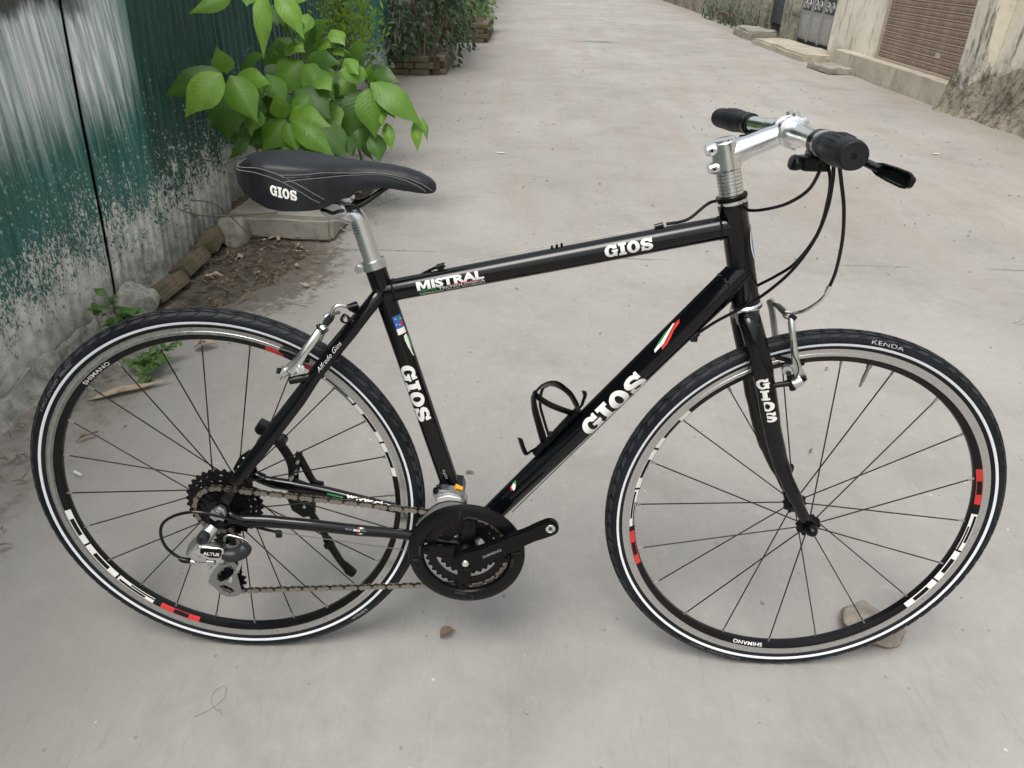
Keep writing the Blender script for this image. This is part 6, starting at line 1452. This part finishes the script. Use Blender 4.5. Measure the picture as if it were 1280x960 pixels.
# dry litter: soil patch with fallen leaves
def blob(name, cx, cy, rx, ry, h, mat, seed, rot=0.):
    m = MB(); n, k = 90, 7; vs = [(cx, cy, h)]
    for j in range(1, k+1):
        for i in range(n):
            a = 2*pi*i/n; q = 1+.28*noise.noise(Vector((cos(a)*1.6, sin(a)*1.6, seed)))+.20*noise.noise(Vector((cos(a)*6, sin(a)*6, seed))); r = j/k
            x = rx*r*q*cos(a); y = ry*r*q*sin(a)
            vs.append((cx+x*cos(rot)-y*sin(rot), cy+x*sin(rot)+y*cos(rot), h*(1-r**1.5)+.006*noise.noise(Vector((x*12, y*12, seed)))*(1-r)+(.0015 if j < k else -.006)))
    fs = [(0, 1+i, 1+(i+1) % n) for i in range(n)]+[(1+(j-1)*n+i, 1+j*n+i, 1+j*n+(i+1) % n, 1+(j-1)*n+(i+1) % n) for j in range(1, k) for i in range(n)]
    return m.add(vs, fs).build(name, mat, None, 60)
def patch_mat():
    t = NT('leaf_mould_soil'); v = t.obj(); n1 = t.noise(v, 20, 6, .7); n2 = t.noise(v, 140, 5, .7)
    return t.out(t.mix(t.rng(n1, .35, .65), (.034, .029, .020), (.115, .096, .070)), .95, 0, t.bump(t.math('ADD', n1, n2), .8, .006))
tag(blob('soil_patch', -.69, 1.93, .25, .42, .012, patch_mat(), 3, -.15), 'patch of dark soil between the bricks and the road', kind='structure')
tag(blob('soil_patch', -.72, 3.0, .42, .75, .02, M_SOIL, 7, 0), 'dark soil under the large-leaved plant', kind='structure')
def litter(name, lab, n, pick, L, W, seed, mats):
    r_ = random.Random(seed)
    for q, mt in enumerate(mats):
        V_ = []; F_ = []; U_ = []
        for i in range(n//len(mats)):
            x, y = pick(r_); a = r_.uniform(0, 2*pi); l = L*r_.uniform(.4, 1.3); P_ = Vector((x, y, .012+r_.random()*.01)); Q_ = P_+Vector((cos(a)*l, sin(a)*l, r_.uniform(-.004, .014)))
            vs, fs, uv = leaf_mesh(P_, Q_, W*r_.uniform(.4, 1.2), (r_.uniform(-.5, .5), r_.uniform(-.5, .5), 1), r_.uniform(-.1, .25), r_.uniform(-.5, .5), 4, 2, seed=i, wave=.05)
            o_ = len(V_); V_ += vs; F_ += [tuple(k+o_ for k in f) for f in fs]; U_ += uv
        o = mesh_uv(name, V_, F_, U_, mt); o['kind'] = 'stuff'; o['label'] = lab; o['category'] = 'leaf litter'
litter('leaf_litter', 'crumbled brown leaves scattered over the soil beside the bricks', 260, lambda r: (r.gauss(-.66, .16), r.gauss(1.93, .28)), .030, .011, 5, [M_DRY])
litter('leaf_litter', 'dry leaf bits lying under the large-leaved plant', 300, lambda r: (r.gauss(-.55, .16), r.gauss(2.95, .45)), .05, .02, 6, [M_DRY2])
litter('leaf_litter', 'thin line of dry leaf bits along the foot of the fence', 160, lambda r: (r.gauss(-.80, .05), r.uniform(.0, 1.5)), .03, .010, 8, [M_DRY])
def twigs(lab, n, pick, L, seed):
    r_ = random.Random(seed); m = MB()
    for i in range(n):
        x, y = pick(r_); a = r_.uniform(0, 2*pi); l = L*r_.uniform(.3, 1.2); P_ = Vector((x, y, .010)); m.tube([P_, P_+Vector((cos(a)*l*.5, sin(a)*l*.5, .01+r_.random()*.01)), P_+Vector((cos(a+.2)*l, sin(a+.2)*l, .006))], [.0016, .0013, .0008], 5)
    o = m.build('twigs', M_TWIG, None, 60); tag(o, lab, 'twigs', kind='stuff')
twigs('thin dry twigs in the soil patch beside the bricks', 40, lambda r: (r.gauss(-.62, .16), r.gauss(1.95, .22)), .13, 3)
twigs('twigs and rice-straw bits near the plant foot', 60, lambda r: (r.gauss(-.38, .10), r.gauss(3.2, .35)), .10, 4)
for i, (pts, lab) in enumerate((([(-0.8, 1.842, 0.309), (-.78, 2.05, .22), (-.70, 2.15, .05)], 'long bare twig leaning against the fence behind the saddle'), ([(-0.8, 1.739, 0.302), (-.80, 1.98, .20), (-.62, 2.3, .12)], 'thin brown stalk crossing in front of the leaning twig'))):
    tag(MB().tube(smooth_path(pts, 5), .0030, 6).build('twig', M_TWIG, None), lab, 'twig')
# single fallen things that can be told apart
def dry_leaf(c, L, W, rot, lab, mat=M_DRY, curl=.25, cup=.5, seed=1., wave=.05):
    vs, fs, uv = leaf_mesh((-L/2, 0, .004), (L/2, 0, .006), W, (0, 0, 1), curl, cup, 10, 6, seed=seed, wave=wave)
    o = mesh_uv('dry_leaf', vs, fs, uv, mat); o.location = (c[0], c[1], .004); o.rotation_euler = (0, 0, rot); return tag(o, lab, 'leaf')
dry_leaf((-0.546, 1.186, 0), .075, .05, .3, 'crumpled tan leaf on the concrete, seen through the top of the rear wheel', M_DRY2, .3, .7, 2)
dry_leaf((-0.665, 0.904, 0), .24, .035, .55, 'long flat strip of brown palm leaf beside the low weed', M_DRY2, .02, .2, 3, .008)
dry_leaf((-0.663, 0.655, 0), .07, .012, .7, 'thin curled brown leaf inside the rear wheel near its left rim', M_DRY, .1, .6, 4)
dry_leaf((0.38, 0.027, 0), .034, .022, .5, 'small torn brown leaf on the concrete between the wheels', M_DRY, .25, .6, 5)
dry_leaf((-0.711, 2.002, 0), .08, .03, -.8, 'pale dry leaf on the soil beside the slab', M_DRY2, .15, .4, 6)
dry_leaf((-0.738, 1.793, 0), .09, .035, .2, 'broad pale leaf lying on the soil patch beside the bricks', M_DRY2, .1, .3, 7)
def pebble(c, r, lab, mat=M_STONE, seed=1): o = lumpy('pebble', (c[0], c[1], r*.5), (r*2, r*1.5, r*1.1), mat, seed, r*.25, 4, seed, None, 1.2/r); return tag(o, lab, 'pebble')
M_WPAP = simple('white_scrap', (.62, .61, .58), .8, 0, .1, 40)
for i, (u_, lab) in enumerate((((3.489, 4.446, 0), 'small white scrap on the road right of the handlebar'), ((0.357, 4.075, 0), 'tiny white scrap on the road right of the plant'))):
    tag(MB().box((0, 0, 0), (.045+.01*i, .02, .004), None, .001).build('paper_scrap', M_WPAP, None), lab, 'litter').location = (u_[0], u_[1], .006)
o = MB().tube([(-.014, 0, 0), (.016, 0, 0)], .0038, 10).build('cigarette_end', M_WPAP, None); c_ = (-0.612, 0.498, 0); o.location = (c_[0], c_[1], .006); o.rotation_euler = (0, 0, -.5); tag(o, 'cigarette end on the concrete inside the left of the rear wheel', 'litter')
pts = [(.0, .0), (.03, .02), (.05, .05), (.04, .08), (.02, .06), (.03, .03), (.06, .01)]; c_ = (-0.032, -0.147, 0)
tag(MB().tube(smooth_path([(c_[0]-.02+x*.8, c_[1]-.02+y*.8, .003) for x, y in pts], 5), .00028, 5).build('loose_thread', M_TWIG, None), 'curly brown thread on the concrete at the bottom left', 'litter')
r_ = random.Random(77); m = MB()
for i in range(420):
    x = r_.uniform(-.9, 3.8); y = r_.uniform(-.6, 9); s = r_.uniform(.0012, .0045)*(1+y*.12)
    bm = bmesh.new(); bmesh.ops.create_icosphere(bm, subdivisions=1, radius=s)
    for w in bm.verts: w.co = Vector((x, y, s*.35))+Vector((w.co.x*r_.uniform(.7, 1.5), w.co.y*r_.uniform(.7, 1.4), w.co.z*.6))
    m.bm(bm)
tag(m.build('grit', M_STONE, None, 60), 'fine grit and crumbs scattered over the concrete', 'grit', kind='stuff')
r_ = random.Random(78); V_ = []; F_ = []; U_ = []
for i in range(150):
    x = r_.uniform(-.6, 3.9) if i % 2 else r_.gauss(3.9, .3); y = r_.uniform(.4, 9); a = r_.uniform(0, 6.3); l = r_.uniform(.008, .03); P_ = Vector((x, y, .004)); Q_ = P_+Vector((cos(a)*l, sin(a)*l, .002))
    vs, fs, uv = leaf_mesh(P_, Q_, l*.35, (0, 0, 1), .1, .4, 3, 2, seed=i); o_ = len(V_); V_ += vs; F_ += [tuple(k+o_ for k in f) for f in fs]; U_ += uv
o = mesh_uv('leaf_crumbs', V_, F_, U_, M_DRY); tag(o, 'tiny leaf crumbs blown across the road', 'leaf crumbs', kind='stuff')
# the plastered wall on the left beyond the fence, seen only between the bushes
lw = tag(rough_box(-1.9, -1.25, 7.8, 40, 0, 2.6, .03, .3).build('garden_wall', M_MOSSWALL, None), 'old mossy wall behind the bushes on the far left', 'wall')
